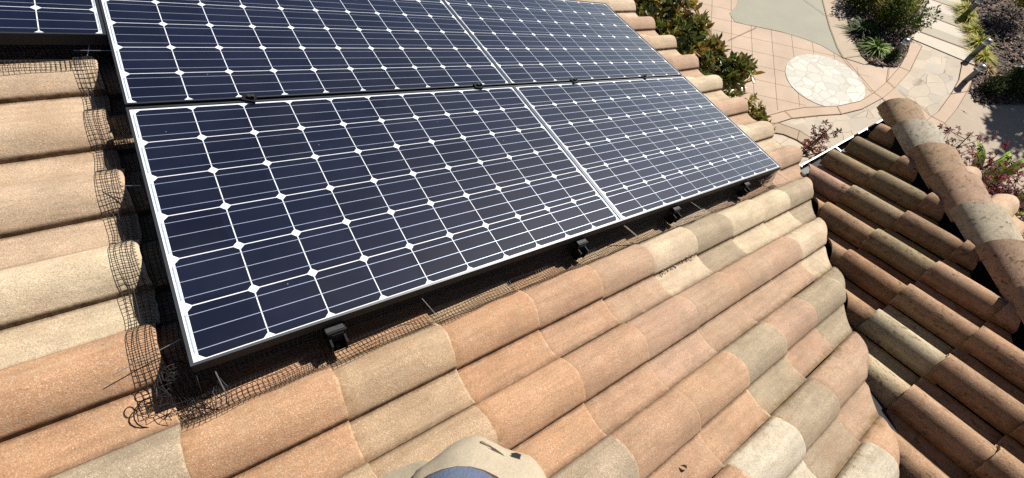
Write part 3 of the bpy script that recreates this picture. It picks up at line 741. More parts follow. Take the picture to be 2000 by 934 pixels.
for a, b in (((9.98, 0.1), (9.96, 0.27)), ((10.46, 0.16), (10.49, 0.35)), ((8.98, 0.37), (8.88, 0.2)), ((7.97, 0.75), (7.95, 0.56)), ((11.2, 0.32), (11.12, 0.5)), ((11.37, -0.48), (11.75, -0.59)), ((12.18, 0.68), (12.2, 0.96)),
             ((9.98, 0.1), (9.94, -0.31)), ((10.48, 0.1), (10.46, -0.22)), ((10.46, -0.22), (10.48, -0.46)), ((10.48, -0.46), (10.43, -0.66)), ((10.43, -0.66), (10.5, -0.88)), ((9.92, -0.70), (9.9, -0.94)), ((7.83, 0.29), (7.62, 0.16)),
             ((10.5, -0.88), (10.2, -1.9)), ((10.2, -1.9), (9.9, -3.2)), ((10.27, 1.23), (10.42, 1.49)), ((10.42, 1.49), (10.82, 2.0)), ((10.82, 2.0), (11.52, 2.77)), ((10.66, 1.1), (10.3, 1.2)), ((9.96, 0.27), (10.27, 1.23)), ((10.49, 0.35), (10.92, 0.6)),
             ((11.1, 2.34), (11.46, 2.05)), ((11.11, 2.96), (11.1, 2.34)), ((9.36, 2.72), (8.46, 2.68)), ((12.55, -0.02), (12.66, -0.24)), ((10.27, 1.23), (9.96, 0.27))):
    groove(a, b)
mb.build('paving_joint', M_JOINT)['kind'] = 'structure'
mb = MB(); n = 48
cx, cy = 9.36, 0.955
ring = [(cx + 0.78 * math.cos(2 * math.pi * k / n) * 0.98, cy + 0.74 * math.sin(2 * math.pi * k / n)) for k in range(n)]
mb.poly([(x, y, G + .006) for x, y in ring]); med = mb.build('stone_medallion', M_FLAG); med['kind'] = 'structure'

# steps climbing away between the beds
ris = [((12.6, 1.01), (13.1, 0.05)), ((13.27, 1.38), (13.74, 0.43)), ((13.97, 1.66), (14.43, 0.79)), ((14.47, 1.80), (14.88, 1.02)), ((15.1, 2.05), (15.5, 1.25))]
lt = MB(); dk = MB(); gv = MB()
for k in range(len(ris) - 1):
    (a, b), (c, d) = ris[k], ris[k + 1]; z = G + .018 - .03 * k * 0
    mx = lambda p, q, t: (p[0] + (q[0] - p[0]) * t, p[1] + (q[1] - p[1]) * t)
    e, f = mx(a, c, .45), mx(b, d, .42)
    dk.poly([(*a, z), (*b, z), (*f, z), (*e, z)]); lt.poly([(*e, z), (*f, z), (*d, z), (*c, z)])
    g0, g1 = mx(a, c, -.035), mx(b, d, -.035)
    gv.poly([(*mx(a, c, .012), z + .004), (*mx(b, d, .012), z + .004), (*g1, z + .004), (*g0, z + .004)])
for nm, m_, mt in (('garden_steps', lt, M_STEP), ('garden_steps', dk, M_STEP2), ('paving_joint', gv, M_JOINT)):
    o = m_.build(nm, mt); o['kind'] = 'structure'
sheet('landing', [(12.2, 0.95), (12.6, 0.0), (12.7, -0.22), (13.16, 0.04), (12.62, 1.06)], G + .016, M_STEP)
bedR = [(15.4, 1.8), (14.82, 1.36), (14.48, 1.1), (14.14, 0.87), (13.80, 0.61), (13.46, 0.35), (13.16, 0.03), (12.62, -0.24), (12.2, -0.45), (11.81, -0.60), (11.64, -0.82), (11.79, -1.01), (12.49, -1.36), (13.6, -2.2), (18, -3), (18, 3)]
bedR3 = MB()
def gz(x, y): return max(0.0, min(0.25, ((x - 13.4) * 0.16 - (y - 0.0) * 0.12)))
import itertools
bedR3.poly([(x, y, G + .022 + (gz(x, y) if i < 12 else gz(x, y))) for i, (x, y) in enumerate(bedR)])
bo = bedR3.build('planting_bed', M_MULCH); bo['kind'] = 'structure'
bmm = bmesh.new(); bmm.from_mesh(bo.data); bmesh.ops.triangulate(bmm, faces=bmm.faces[:]); 
bmesh.ops.recalc_face_normals(bmm, faces=bmm.faces[:]); bmm.to_mesh(bo.data); bmm.free()
# loose bark chips
def inside(p, poly):
    r = False; j = len(poly) - 1
    for i in range(len(poly)):
        if (poly[i][1] > p[1]) != (poly[j][1] > p[1]) and p[0] < (poly[j][0] - poly[i][0]) * (p[1] - poly[i][1]) / (poly[j][1] - poly[i][1]) + poly[i][0]: r = not r
        j = i
    return r
mb = MB(); rng = random.Random(5)
for poly, cnt, rise in ((bedL, 2600, False), (bedR, 5200, True)):
    done = 0
    while done < cnt:
        x = rng.uniform(10.5, 15.6); y = rng.uniform(-2.2, 3.2)
        if not inside((x, y), poly): continue
        done += 1
        a = rng.uniform(0, 6.28); L = rng.uniform(.015, .045); w = L * rng.uniform(.3, .6)
        d = Vector((math.cos(a), math.sin(a), rng.uniform(-.4, .4))).normalized(); s = Vector((-math.sin(a), math.cos(a), rng.uniform(-.5, .5)))
        o = Vector((x, y, G + .034 + (gz(x, y) if rise else 0) + rng.uniform(0, .012)))
        g = rng.choice([.03, .05, .08, .12, .2, .36]); c = (g, g * .64, g * .44)
        mb.poly([o - d * L - s * w, o + d * L - s * w * .6, o + d * L * .9 + s * w, o - d * L * .8 + s * w * .8], c)
def mat_tint(name, rough=0.7, spec=0.4, trans=0.0, var=0.15):
    N = NT(name); N.col(N.mix(1.0, N.attr('tint'), N.ramp(N.noise(25, 2), [(0.3, 1 - var), (0.7, 1 + var)]), 'MULTIPLY'))
    N.set(Roughness=rough, Specular_IOR_Level=spec)
    if trans:
        tr = N.n('ShaderNodeBsdfTranslucent'); N.l(N.attr('tint'), tr.inputs['Color'])
        ms = N.n('ShaderNodeMixShader'); ms.inputs[0].default_value = trans
        N.l(N.b.outputs[0], ms.inputs[1]); N.l(tr.outputs[0], ms.inputs[2]); N.l(ms.outputs[0], N.t.nodes['Material Output'].inputs['Surface'])
    return N.m
tag(mb.build('bark_chips', mat_tint('bark_chip', .9)), 'loose brown bark chips covering the two planting beds', 'mulch', None, 'stuff')

# ------------------------------------------------------------------ plants
M_GLOSS = mat_tint('glossy_leaf', 0.32, 0.5, 0.18); M_SOFT = mat_tint('soft_leaf', 0.65, 0.12, 0.25); M_WOOD = mat_simple('bark', (0.11, 0.08, 0.06), .9, 0, .3, 30)
def leaf(mb, o, d, up, L, w, c, bend=0.15, fold=0.25):
    d = d.normalized(); s = d.cross(up)
    if s.length < 1e-3: s = d.cross(Vector((1, 0, 0)))
    s.normalize(); n = s.cross(d).normalized()
    P = lambda t, a, h: o + d * (L * t) + s * (a * w) + n * (h * w - bend * L * t * t)
    i = [mb.vert(p, c) for p in (P(0, 0, 0), P(.3, -.42, fold), P(.3, .42, fold), P(.36, 0, 0), P(.68, -.42, fold), P(.68, .42, fold), P(.7, 0, 0), P(1, 0, .05))]
    mb.f += [[i[0], i[3], i[1]], [i[0], i[2], i[3]], [i[1], i[3], i[6], i[4]], [i[3], i[2], i[5], i[6]], [i[4], i[6], i[7]], [i[6], i[5], i[7]]]
def rv(rng): 
    while True:
        v = Vector((rng.uniform(-1, 1), rng.uniform(-1, 1), rng.uniform(-1, 1)))
        if 0.05 < v.length < 1: return v.normalized()
def jitc(c, rng, a=.25):
    k = rng.uniform(1 - a, 1 + a); return (c[0] * k * rng.uniform(.9, 1.1), c[1] * k, c[2] * k * rng.uniform(.8, 1.2))
MAG = [(0.17, 0.19, 0.035), (0.10, 0.13, 0.03), (0.13, 0.15, 0.03), (0.25, 0.23, 0.045), (0.34, 0.27, 0.055), (0.09, 0.11, 0.025), (0.40, 0.28, 0.06), (0.26, 0.17, 0.05)]
def broadleaf(name, lab, cat, base, lobes, n_ros, L, seed, pal, trunk_top, trunk_r=.06, group=None):
    rng = random.Random(seed); root = thing(name, lab, cat, base, group)
    B = Vector(base); mb = MB(); w = MB()
    top = Vector(trunk_top) - B
    w.tube([(0, 0, 0), top * .35 + Vector((.03, .02, 0)), top * .7, top], trunk_r, 8, r1=trunk_r * .55)
    tot = sum(r[3] for r in lobes)
    for (cx, cy, cz, wt, rx, ry, rz) in lobes:
        c = Vector((cx, cy, cz)) - B
        w.tube([top * .75, (top * .8 + c) / 2 + Vector((0, 0, .05)), c], trunk_r * .5, 6, r1=.012)
        for k in range(int(n_ros * wt / tot)):
            v = rv(rng); rad = rng.uniform(.35, 1.0) ** .5
            q = c + Vector((v.x * rx, v.y * ry, v.z * rz)) * rad
            out = (v + Vector((0, 0, .45)) + rv(rng) * .4).normalized()
            if rng.random() < .35: w.tube([c + (q - c) * .45, q], .008, 4, r1=.004)
            base_c = rng.choice(pal)
            for j in range(rng.randint(7, 11)):
                d = (out * rng.uniform(.05, .9) + rv(rng)).normalized()
                leaf(mb, q + d * .015, d, out, L * rng.uniform(.7, 1.15), L * rng.uniform(.36, .46), jitc(base_c, rng), rng.uniform(.05, .3))
    mb.build('crown', M_GLOSS, root); w.build('trunk', M_WOOD, root, None, 60)
    return root
broadleaf('broadleaf_tree', 'tree with glossy bronze green leaves rising past the eave beside the panels', 'tree', (4.75, 1.9, G),
          [(5.0, 2.2, -2.75, 3.4, .95, 1.2, .7), (5.0, 1.45, -2.6, 2.4, .65, .62, .5), (5.22, 2.05, -2.4, 1.8, .55, .7, .4), (5.02, 1.05, -2.42, 1.1, .38, .34, .26), (5.28, .72, -2.34, .4, .30, .18, .13), (4.6, 3.2, -2.5, 1.8, .7, .8, .6)], 1050, .135, 11, MAG, (4.85, 1.9, -2.6))
broadleaf('broadleaf_shrub', 'low shrub with yellow green glossy leaves below the gutter by the white globe', 'shrub', (5.75, .55, G),
          [(5.70, .58, -3.05, 1, .36, .34, .24), (5.72, .28, -3.05, .5, .22, .22, .18), (5.55, .85, -3.1, .4, .25, .25, .18)], 120, .12, 12, [(0.16, 0.18, 0.03), (0.24, 0.22, 0.04), (0.10, 0.125, 0.025), (0.28, 0.22, 0.045)], (5.72, .55, -3.2), .03)

def bush(name, lab, cat, base, rx, ry, h, n, L, seed, pal, mat=None, group=None, ls=.55):
    rng = random.Random(seed); root = thing(name, lab, cat, base, group); mb = MB(); w = MB()
    nc = 26; cl = []
    for k in range(nc):
        v = rv(rng); v.z = abs(v.z); q = Vector((v.x * rx * .8, v.y * ry * .8, h * (.3 + .55 * v.z))) * rng.uniform(.55, 1.0); cl.append((q, rng.uniform(.16, .34) * min(rx, ry, h) * 1.5, rng.choice(pal)))
        w.tube([(0, 0, 0), q * .5 + rv(rng) * .03, q], .012, 5, r1=.004)
    for k in range(n):
        q, r, c = rng.choice(cl); v = rv(rng); p = q + v * r * rng.uniform(.3, 1) ** .6
        if p.z < .02: p.z = .02 + rng.random() * .05
        leaf(mb, p, (v + rv(rng) * .8 + Vector((0, 0, .3))), Vector((0, 0, 1)), L * rng.uniform(.6, 1.2), L * ls * rng.uniform(.8, 1.2), jitc(c, rng, .35))
    mb.build('crown', mat or M_SOFT, root); w.build('stem', M_WOOD, root, None, 60); return root
def strap(name, lab, cat, base, n, L, w, seed, pal, group=None, mat=None, up=.8):
    rng = random.Random(seed); root = thing(name, lab, cat, base, group); mb = MB()
    for k in range(n):
        a = rng.uniform(0, 6.283); d = Vector((math.cos(a), math.sin(a), 0)); LL = L * rng.uniform(.6, 1.1); el = rng.uniform(.25, 1.0) * up
        c = jitc(rng.choice(pal), rng, .3); o = d * rng.uniform(0, .05) * L; s = Vector((-d.y, d.x, 0)); prev = None
        for j in range(6):
            t = j / 5; p = o + d * LL * (t * math.cos(el * 1.4) + .35 * t * t * (1 - el)) + Vector((0, 0, LL * (math.sin(el * 1.4) * t - .55 * t * t)))
            p.z = max(p.z, .012); ww = w * (1 - t ** 2.2) * .5 + .0008
            cur = (mb.vert(p - s * ww, c), mb.vert(p + s * ww, c))
            if prev: mb.f.append([prev[0], prev[1], cur[1], cur[0]])
            prev = cur
    mb.build('leaf_blades', mat or M_SOFT, root); return root
DKG = [(0.05, 0.085, 0.02), (0.07, 0.12, 0.025), (0.10, 0.13, 0.03), (0.035, 0.06, 0.015)]
YLG = [(0.26, 0.27, 0.04), (0.16, 0.2, 0.03), (0.33, 0.27, 0.05), (0.11, 0.15, 0.03)]
bush('leafy_bush', 'tall loose bush of mixed green and yellow leaves beside the steps', 'bush', (12.15, 1.42, G), .62, .55, .85, 3400, .06, 21, [(0.10, 0.14, 0.03), (0.18, 0.20, 0.035), (0.30, 0.26, 0.045), (0.06, 0.09, 0.022), (0.42, 0.34, 0.06)])
bush('leafy_bush', 'green bush at the top edge of the left bed behind the strappy plants', 'bush', (12.35, 2.25, G), .6, .5, .7, 2400, .06, 22, [(0.10, 0.14, 0.03), (0.16, 0.18, 0.03), (0.3, 0.26, 0.04)])
strap('strappy_plant', 'bright green clump of strap leaves nearest the flagstone circle', 'plant', (11.12, 1.08, G + .02), 150, .42, .024, 31, [(0.16, 0.25, 0.03), (0.12, 0.2, 0.03), (0.26, 0.32, 0.05)], 'strappy clumps in the left bed')
strap('strappy_plant', 'dark green clump of strap leaves left of the leafy bush', 'plant', (11.35, 1.62, G + .02), 170, .46, .02, 32, DKG, 'strappy clumps in the left bed')
strap('strappy_plant', 'pale yellow green clump of strap leaves at the top of the left bed', 'plant', (12.05, 2.2, G + .02), 130, .4, .02, 33, YLG, 'strappy clumps in the left bed')
bush('low_shrub', 'small low dark shrub at the point of the left bed beside the path light', 'shrub', (11.18, .74, G + .02), .16, .14, .16, 260, .04, 23, DKG)
for i, (x, y, L, lab) in enumerate(((14.05, .78, .28, 'yellow grass tuft at the top of the right bed beside the highest path light'), (13.72, .46, .30, 'yellow grass tuft beside the second step'), (13.42, .16, .34, 'golden green grass tuft right of the bottom step'),
                                    (13.05, -.16, .30, 'green grass tuft above the nearest path light on the right'), (12.74, -.42, .2, 'small rusty grass tuft beside the nearest right path light'), (14.3, 1.0, .3, 'yellow green grass tuft at the top edge right of the steps'))):
    strap('grass_tuft', lab, 'grass tuft', (x, y, G + .03 + gz(x, y)), 210, L * 1.1, .012, 40 + i, [(0.45, 0.26, 0.09), (0.32, 0.24, 0.07)] if i == 4 else ([(0.46, 0.44, 0.035), (0.55, 0.38, 0.05), (0.26, 0.36, 0.03)]), 'grass tufts along the right bed')
bush('yellow_shrub', 'rounded yellow leaved shrub in the top right corner', 'shrub', (14.85, .38, G + .35), .42, .42, .5, 2400, .045, 24, [(0.5, 0.38, 0.04), (0.4, 0.32, 0.05), (0.2, 0.2, 0.03)])
bush('dark_shrub', 'dark shady shrub at the right edge behind the right path light', 'shrub', (12.75, -.98, G + .03), .5, .36, .42, 2200, .05, 25, [(0.05, 0.075, 0.02), (0.03, 0.05, 0.014), (0.09, 0.11, 0.03)])
bush('dark_shrub', 'dark shrub low at the edge of the right bed next to the walkway', 'shrub', (12.2, -.82, G + .03), .36, .28, .24, 1100, .045, 26, [(0.03, 0.045, 0.014), (0.05, 0.07, 0.02)])

# garden rocks
def rock(x, y, r, seed, lab):
    bm = bmesh.new(); bmesh.ops.create_icosphere(bm, subdivisions=3, radius=r)
    for v in bm.verts:
        k = 1 + .35 * noise.noise(v.co * (1.6 / r) + Vector((seed, 0, 0))); v.co = Vector((v.co.x * k, v.co.y * k * .8, v.co.z * k * .6))
    me = bpy.data.meshes.new('garden_rock'); bm.to_mesh(me); bm.free()
    o = link('garden_rock', me, M_ROCK, None, Matrix.Translation((x, y, G + gz(x, y) + r * .35)), 30); tag(o, lab, 'rock', 'grey rocks in the right bed')
M_ROCK = mat_simple('grey_rock', (0.30, 0.30, 0.29), .9, 0, .25, 25, .5)
rock(13.3, -.78, .13, 3, 'large grey rock at the right edge of the frame'); rock(12.88, -.30, .06, 5, 'small pale rock beside the walkway edge'); rock(13.02, -.36, .05, 9, 'smallest pale rock behind the other small one')

# path lights
M_LAMP = mat_simple('grey_lamp_metal', (0.14, 0.15, 0.16), .4, .5, .15, 20); M_LENS = mat_simple('frosted_lens', (0.75, 0.75, 0.72), .4)
def make_path_light():
    root = thing('path_light', None, 'path light')
    b = MB(); b.lathe([(.05, 0), (.052, .01), (.052, .24), (.048, .25)], 16); b.build('post', M_LAMP, root, None, 40)
    b = MB(); b.lathe([(.044, .2505), (.044, .285)], 16); b.build('lens', M_LENS, root, None, 40)
    b = MB(); b.lathe([(.063, .286), (.066, .30), (.06, .33), (.042, .352), (.018, .362), (.002, .364)], 20); b.build('cap', mat_simple('lamp_cap', (0.34, 0.36, 0.38), .35, .6, .1, 15), root, None, 50)
    return root
pl = make_path_light()
for i, (x, y, lab) in enumerate(((11.32, .80, 'grey domed path light at the tip of the left bed beside the curved border'), (12.02, -.40, 'grey domed path light nearest the roof hip, at the edge of the right bed'),
                                 (12.95, .0, 'grey domed path light beside the bottom step on the right'), (14.2, .90, 'grey domed path light furthest up beside the steps'))):
    o = pl if i == 0 else copy_tree(pl)
    o.location = (x, y, G + .02 + (gz(x, y) if i else 0)); o['label'] = lab; o['group'] = 'path lights along the garden path'
gl = thing('globe_lamp', 'white globe lamp on a short post beside the low shrub under the eave', 'lamp', (7.0, 1.27, G))
b = MB(); b.lathe([(.05, 0.025), (.05, .04), (.02, .06), (.02, .30), (.04, .32)], 12); b.build('post', M_LAMP, gl, None, 40)
b = MB(); b.lathe([(.03, .3205), (.08, .345), (.105, .40), (.105, .44), (.08, .49), (.04, .515), (.002, .522)], 20); b.build('globe', mat_simple('white_globe', (0.8, 0.8, 0.78), .3), gl, None, 60)

# red maple beyond the wing gutter
def maple(base, tips, seed, lab):
    rng = random.Random(seed); root = thing('red_maple', lab, 'tree', base); B = Vector(base); w = MB(); mb = MB()
    fork = Vector((0, 0, .9)); w.tube([(0, 0, 0), (.03, .02, .5), fork], .04, 7, r1=.028)
    for (tx, ty, tz, nl, spread) in tips:
        t = Vector((tx, ty, tz)) - B
        mid = (fork + t) / 2 + Vector((rng.uniform(-.1, .1), rng.uniform(-.1, .1), .12))
        pts = [fork, (fork + mid) / 2 + rv(rng) * .04, mid, (mid + t) / 2 + rv(rng) * .04, t]
        w.tube(pts, .016, 6, r1=.004)
        for k in range(nl):
            q = mid + (t - mid) * rng.uniform(.35, 1.05) + Vector((rng.gauss(0, spread), rng.gauss(0, spread), rng.gauss(0, spread * .35)))
            if rng.random() < .35: w.tube([mid + (t - mid) * rng.uniform(.3, .9), q], .004, 4, r1=.002)
            c = jitc(rng.choice([(0.14, 0.012, 0.016), (0.09, 0.010, 0.013), (0.21, 0.02, 0.02), (0.06, 0.011, 0.013)]), rng, .35)
            n = (Vector((0, 0, 1)) + rv(rng) * .6).normalized(); a0 = rng.uniform(0, 6.28); u = n.cross(Vector((math.cos(a0), math.sin(a0), .3))).normalized(); v = n.cross(u)
            S = rng.uniform(.036, .062)
            for j in range(5):
                an = R(-110 + 55 * j); d = u * math.cos(an) + v * math.sin(an); s = n.cross(d); LL = S * (1.0 - .22 * abs(j - 2) * .8)
                mb.f.append([mb.vert(q, c), mb.vert(q + d * LL * .5 - s * LL * .2 - n * .003, c), mb.vert(q + d * LL - n * .01, c), mb.vert(q + d * LL * .5 + s * LL * .2 - n * .003, c)])
    mb.build('crown', M_SOFT, root); w.build('trunk', M_WOOD, root, None, 60)
maple((5.9, -1.75, G), [(6.15, -1.30, -2.05, 60, .10), (6.55, -1.38, -2.0, 55, .12), (5.75, -1.10, -2.1, 34, .09), (6.25, -1.92, -2.05, 240, .15), (6.5, -2.1, -2.1, 200, .16), (5.55, -1.35, -2.1, 40, .1), (6.75, -1.75, -2.15, 90, .16), (6.2, -2.3, -2.1, 120, .15)], 51, 'red leaved maple spreading bare twigs and crimson leaves beyond the hip')
maple((5.05, -.30, G), [(5.16, -.60, -2.08, 34, .055), (5.30, -.56, -2.12, 26, .05), (4.98, -.76, -2.1, 22, .04)], 52, 'little red leaved maple showing just above the grey gutter of the wing')
# big soft leaves
def bigleaf(base, seed):
    rng = random.Random(seed); root = thing('broad_leaf_plant', 'bright green broad leaved plant at the right edge beside the red maple', 'plant', base); mb = MB()
    for (dx, dy, dz, L, wd) in ((.15, .15, 1.55, .55, .16), (.35, -.25, 1.5, .7, .2), (.05, -.42, 1.45, .6, .18), (-.2, -.1, 1.4, .5, .16), (.4, .1, 1.5, .6, .17), (.1, .38, 1.35, .5, .15), (.45, -.5, 1.4, .6, .17), (-.3, .3, 1.45, .5, .14), (-.1, .2, 1.6, .4, .12), (.2, .02, 1.65, .45, .13), (-.35, -.2, 1.4, .6, .15), (.3, .3, 1.55, .5, .13), (-.05, -.15, 1.62, .45, .13)):
        o = Vector((dx * .3, dy * .3, dz * .55)); c = jitc((0.20, 0.32, 0.03), rng, .2); d = Vector((dx, dy, .0)).normalized(); s = Vector((-d.y, d.x, 0)); prev = None; dz *= 1.1; L *= 1.3; wd *= .85
        mb.tube([(0, 0, 0), o * .6, o], .014, 5, (0.10, 0.15, 0.03))
        for j in range(9):
            t = j / 8; p = o + d * L * t + Vector((0, 0, (dz - o.z) * (1.6 * t - .9 * t * t))); ww = wd * .5 * math.sin(math.pi * min(1, .08 + t * .92)) ** .7
            cur = [mb.vert(p - s * ww + Vector((0, 0, ww * .35)), c), mb.vert(p, c), mb.vert(p + s * ww + Vector((0, 0, ww * .35)), c)]
            if prev:
                for q in (0, 1): mb.f.append([prev[q], prev[q + 1], cur[q + 1], cur[q]])
            prev = cur
    mb.build('leaf_blades', M_SOFT, root, None, 40)
bigleaf((7.35, -2.0, G), 61)
# the tree to the right whose shade lies on the walkway
broadleaf('shade_tree', 'leafy tree off to the right that shades the walkway', 'tree', (15.8, -1.15, G), [(15.6, -1.1, -1.5, 2, .9, .7, .6), (16.3, -.75, -1.2, 1.2, .7, .6, .5), (15.8, -1.85, -1.4, 1.4, .8, .8, .5)], 420, .16, 71, DKG, (15.8, -1.15, -1.7), .09)

# ------------------------------------------------------------------ the person with the camera (only the lap shows at the bottom edge)
FH = Vector((0.609, 0.793, 0)); RH = Vector((0.793, -0.609, 0))
def pp(l, b, d): return Vector((EYE.x, EYE.y, EYE.z - d)) + RH * l + FH * b
def roof_at(l, b):
    q = pp(l, b, 0); return q.x * -S_ / C_ + (ZJ + 0.05) / C_
def skin_mesh(chains, name, sub=2):
    """chains: lists of (point, radius); a chain's first point may be an index pair into an earlier chain"""
    verts = []; rad = []; edges = []; idx = {}
    for ci, ch in enumerate(chains):
        prev = None
        for k, q in enumerate(ch):
            if isinstance(q[0], int): cur = idx[(q[0], q[1])]
            else: verts.append(q[0]); rad.append(q[1]); cur = len(verts) - 1
            idx[(ci, k)] = cur
            if prev is not None: edges.append((prev, cur))
            prev = cur
    me = bpy.data.meshes.new(name); me.from_pydata([tuple(v) for v in verts], edges, [])
    o = bpy.data.objects.new(name, me); col.objects.link(o)
    m = o.modifiers.new('s', 'SKIN'); me.skin_vertices[0].data[0].use_root = True
    for k, r in enumerate(rad): me.skin_vertices[0].data[k].radius = (r, r)
    o.modifiers.new('u', 'SUBSURF').levels = sub
    dg = bpy.context.evaluated_depsgraph_get(); ne = bpy.data.meshes.new_from_object(o.evaluated_get(dg))
    bpy.data.objects.remove(o); bpy.data.meshes.remove(me); ne.name = name; return ne
person = thing('person', 'person in khaki trousers and a blue top, only the lap showing at the bottom edge', 'person', (0, 0, 0))
person.location = pp(0, -0.18, 0); person.location.z = roof_at(0, -0.18)
PI_ = Matrix.Translation(-person.location)
M_SKIN = mat_simple('skin', (0.42, 0.24, 0.16), .55, 0, .06, 40)
def hand(side):
    w = pp(.10 * side, -.055, .05); out = []
    palm = pp(.085 * side, -.03, .015); return w, palm
chains = [[(pp(0, -.20, .50), .10), (pp(0, -.235, .30), .11), (pp(0, -.27, .12), .12), (pp(0, -.27, .02), .055), (pp(0, -.25, -.06), .05), (pp(0, -.225, -.15), .085), (pp(0, -.23, -.22), .075)]]
for sd in (-1, 1):
    chains.append([(0, 2), (pp(.17 * sd, -.28, .10), .055), (pp(.24 * sd, -.21, .32), .042), (pp(.16 * sd, -.11, .16), .033), (pp(.105 * sd, -.06, .045), .024), (pp(.088 * sd, -.035, .005), .030)])
base = len(chains)
for si, sd in enumerate((-1, 1)):
    kn = pp(.088 * sd, -.035, .005)
    for q, (fl, up_) in enumerate(((.8, .018), (1.0, .006), (.95, -.008), (.75, -.022))):
        p1 = pp((.085 - .012 * fl) * sd, -.022 - .001 * q, -.012 - up_ * -1); p2 = pp((.070 - .018 * fl) * sd, -.018, -.018 + up_); p3 = pp((.058 - .022 * fl) * sd, -.022, -.018 + up_)
        chains.append([(1 + si, 5), (p1, .0095), (p2, .0085), (p3, .0075)])
    chains.append([(1 + si, 5), (pp(.078 * sd, -.05, -.012), .011), (pp(.058 * sd, -.056, -.02), .010), (pp(.044 * sd, -.054, -.024), .009)])
me = skin_mesh(chains, 'person_body'); me.transform(PI_)
body = link('body', me, M_SKIN, person, None, 60)
def loft(name, secs, mat, closed_top=True, n=40, wob_=0.0, extra=None):
    mb = MB(); rings = []
    for si, (d, fn) in enumerate(secs):
        ring = []
        for j in range(n):
            l, b = fn(2 * math.pi * j / n); q = pp(l, b, d) - person.location
            q += Vector((noise.noise(q * 14), noise.noise(q * 14 + Vector((9, 0, 0))), 0)) * wob_
            ring.append(mb.vert(q))
        rings.append(ring)
    for k in range(len(rings) - 1):
        for j in range(n): mb.f.append([rings[k][j], rings[k + 1][j], rings[k + 1][(j + 1) % n], rings[k][(j + 1) % n]])
    if closed_top: mb.f.append(rings[0][::-1])
    mb.f.append(rings[-1])
    if extra: extra(mb)
    return mb
def ell(a, bf, bb, c0, cl=0.0):
    return lambda t: (cl + a * math.cos(t), c0 + (bf if math.sin(t) > 0 else bb) * math.sin(t))
def mat_khaki():
    N = NT('khaki_cotton'); f = N.noise(9, 4, .6); wv = N.noise(420, 2, .7)
    c = N.mix(1.0, alb(204, 188, 160, .56), N.ramp(f, [(.3, .86), (.7, 1.08)]), 'MULTIPLY'); c = N.mix(1.0, c, N.ramp(wv, [(.3, .85), (.7, 1.12)]), 'MULTIPLY'); N.col(c)
    N.bump(N.math('ADD', N.math('MULTIPLY', N.noise(22, 2, .5), 1.2), N.math('MULTIPLY', wv, .05)), .35, .006); return N.set(Roughness=.95)
M_KHAKI = mat_khaki()
def mat_denim():
    N = NT('blue_knit'); sp = N.n('ShaderNodeSeparateXYZ'); N.l(N.obj(), sp.inputs[0])
    c = N.mix(N.noise(420, 2), alb(72, 86, 112, .6), alb(120, 132, 154, .6)); N.col(c); N.bump(N.noise(500, 2), .4, .002); return N.set(Roughness=.9)
M_DENIM = mat_denim()
# trousers: hips bulging forward of the shirt hem, then two legs
OUT = [(.108, -.10), (.104, -.03), (.094, .003), (.089, .0157), (.0775, .03), (.062, .039), (.05, .040), (.03, .0407), (.011, .047), (-.0086, .053), (-.024, .049), (-.044, .0376), (-.067, .018), (-.087, .003), (-.102, -.03), (-.108, -.10)]
OL = [0]
for a_, b_ in zip(OUT, OUT[1:]): OL.append(OL[-1] + math.hypot(b_[0] - a_[0], b_[1] - a_[1]))
def lump(t):
    """front outline of the lap seen from above, plain ellipse behind"""
    if math.sin(t) < -1e-6: return (.108 * math.cos(t), -.10 + .13 * math.sin(t))
    q = OL[-1] * min(1, t / math.pi); k = max(m for m in range(len(OL) - 1) if OL[m] <= q + 1e-9); f = (q - OL[k]) / (OL[k + 1] - OL[k])
    return (OUT[k][0] + (OUT[k + 1][0] - OUT[k][0]) * f, OUT[k][1] + (OUT[k + 1][1] - OUT[k][1]) * f)
def legs(mb):
    for sd in (-1, 1):
        pts = [pp(.075 * sd, -.075, .70), pp(.085 * sd, -.06, .86), pp(.095 * sd, -.055, 1.05)]
        z = roof_at(.10 * sd, -.14); foot = pp(.10 * sd, -.14, 0); foot.z = z + .07
        pts += [(pts[-1] + foot) / 2, foot]
        mb.tube([p - person.location for p in pts], .088, 16, r1=.058)
tr = loft('trousers', [(.575, ell(.100, .075, .10, -.105)), (.62, ell(.108, .108, .12, -.10)), (.64, lambda t: tuple(.7 * a + .3 * b for a, b in zip(lump(t), ell(.108, .108, .12, -.10)(t)))), (.66, lump), (.76, lump), (.84, ell(.12, .10, .12, -.10))], M_KHAKI, wob_=.006, extra=legs, n=72)
tro = tr.build('trousers', M_KHAKI, person, None, 60)
# dark patch for the pocket opening, painted shadow of the fold, turned edge
def onlap(u, v, d): return pp((u - 936) / 843 * d, (938 - v) / 843 * d, d) - person.location
mb = MB(); mb.poly([onlap(u, v, .645) for u, v in ((985, 890), (994, 888), (1003, 890), (1001, 898), (992, 903), (986, 897))]); mb.build('pocket', M_DECK, tro)
mb = MB(); mb.poly([onlap(u, v, .642) for u, v in ((942, 882), (956, 886), (970, 893), (982, 901), (988, 906), (978, 915), (970, 905), (960, 895))]); mb.build('fold_shadow_patch', mat_simple('fold_shadow_brown', (0.09, 0.06, 0.045), .95), tro)
mb = MB(); mb.tube([onlap(u, v, .646) for u, v in ((976, 934), (984, 914), (992, 905), (1003, 899))], .0022, 6); mb.tube([onlap(u, v, .648) for u, v in ((930, 878), (948, 884), (964, 893), (976, 907))], .0030, 6, r1=.0012)
mb.build('pocket_hem', M_KHAKI, tro, None, 60)
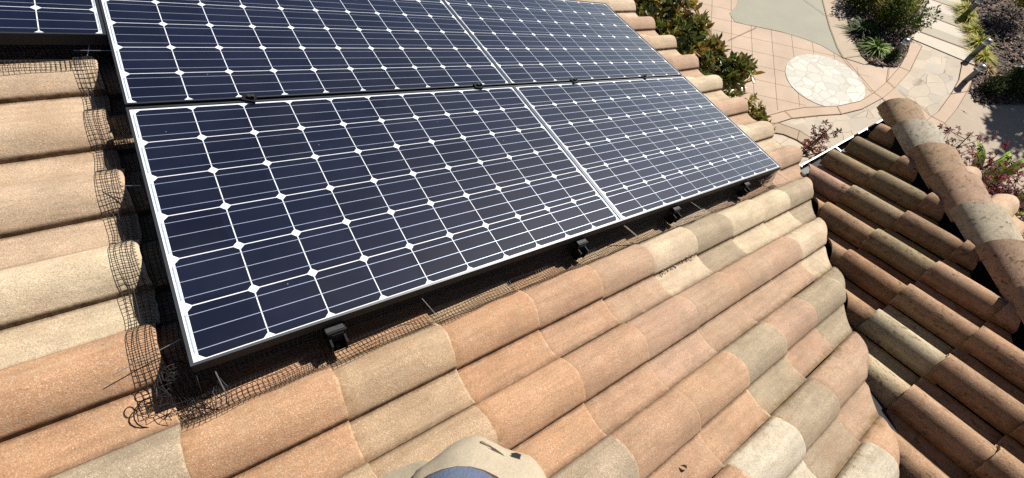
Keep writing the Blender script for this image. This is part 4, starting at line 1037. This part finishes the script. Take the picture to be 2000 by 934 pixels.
sh = loft('shirt', [(.06, ell(.10, .07, .07, -.27)), (.10, ell(.175, .085, .09, -.27)), (.24, ell(.175, .12, .11, -.25)), (.42, ell(.150, .14, .11, -.20)), (.53, ell(.104, .116, .11, -.142, -.01)), (.565, ell(.100, .124, .11, -.114, -.012)), (.575, ell(.099, .121, .11, -.114, -.012)), (.572, ell(.085, .095, .09, -.116, -.012))], M_DENIM, wob_=.003)
def sleeves(mb):
    for sd in (-1, 1): mb.tube([p - person.location for p in (pp(.13 * sd, -.28, .10), pp(.19 * sd, -.275, .14), pp(.235 * sd, -.225, .29))], .07, 12, r1=.056)
sleeves(sh); sho = sh.build('shirt', M_DENIM, person, None, 60)
mb = MB(); mb.tube([pp(ell(.100, .1245, .11, -.114, -.012)(2 * math.pi * j / 40)[0], ell(.100, .1245, .11, -.114, -.012)(2 * math.pi * j / 40)[1], .571) - person.location for j in range(41)], .0024, 6)
mb.build('hem', mat_simple('brown_stitching', (0.07, 0.035, 0.025), .8, 0, .5, 300), sho, None, 60)
mb = MB()
mb.lathe([(.02, .155), (.055, .14), (.078, .10), (.088, .05), (.086, .0), (.08, -.05), (.06, -.075)][::-1], 20, pp(0, -.245, -.155) - person.location); mb.build('hair', mat_simple('dark_hair', (0.03, 0.02, 0.015), .6, 0, .3, 80), person, None, 60)
for sd in (-1, 1):
    mb = MB(); foot = pp(.10 * sd, -.14, 0) - person.location; z0 = roof_at(.10 * sd, -.14) - person.location.z
    for k, (b0, w, h) in enumerate(()): pass
    secs = [(-.09, .03, .05), (-.07, .042, .085), (0, .042, .09), (.07, .048, .06), (.13, .045, .045), (.165, .028, .03)]
    rings = []
    for b0, w, h in secs:
        ring = []
        for j in range(12):
            t = 2 * math.pi * j / 12; q = foot + FH * b0 + RH * w * math.cos(t); zz = z0 + .01 + h * .5 + h * .5 * math.sin(t)
            ring.append(mb.vert((q.x, q.y, zz)))
        rings.append(ring)
    for k in range(len(rings) - 1):
        for j in range(12): mb.f.append([rings[k][j], rings[k][(j + 1) % 12], rings[k + 1][(j + 1) % 12], rings[k + 1][j]])
    mb.f.append(rings[0]); mb.f.append(rings[-1][::-1])
    mb.build('shoe', mat_simple('brown_suede', (0.16, 0.11, 0.07), .9, 0, .15, 40), person, None, 60)
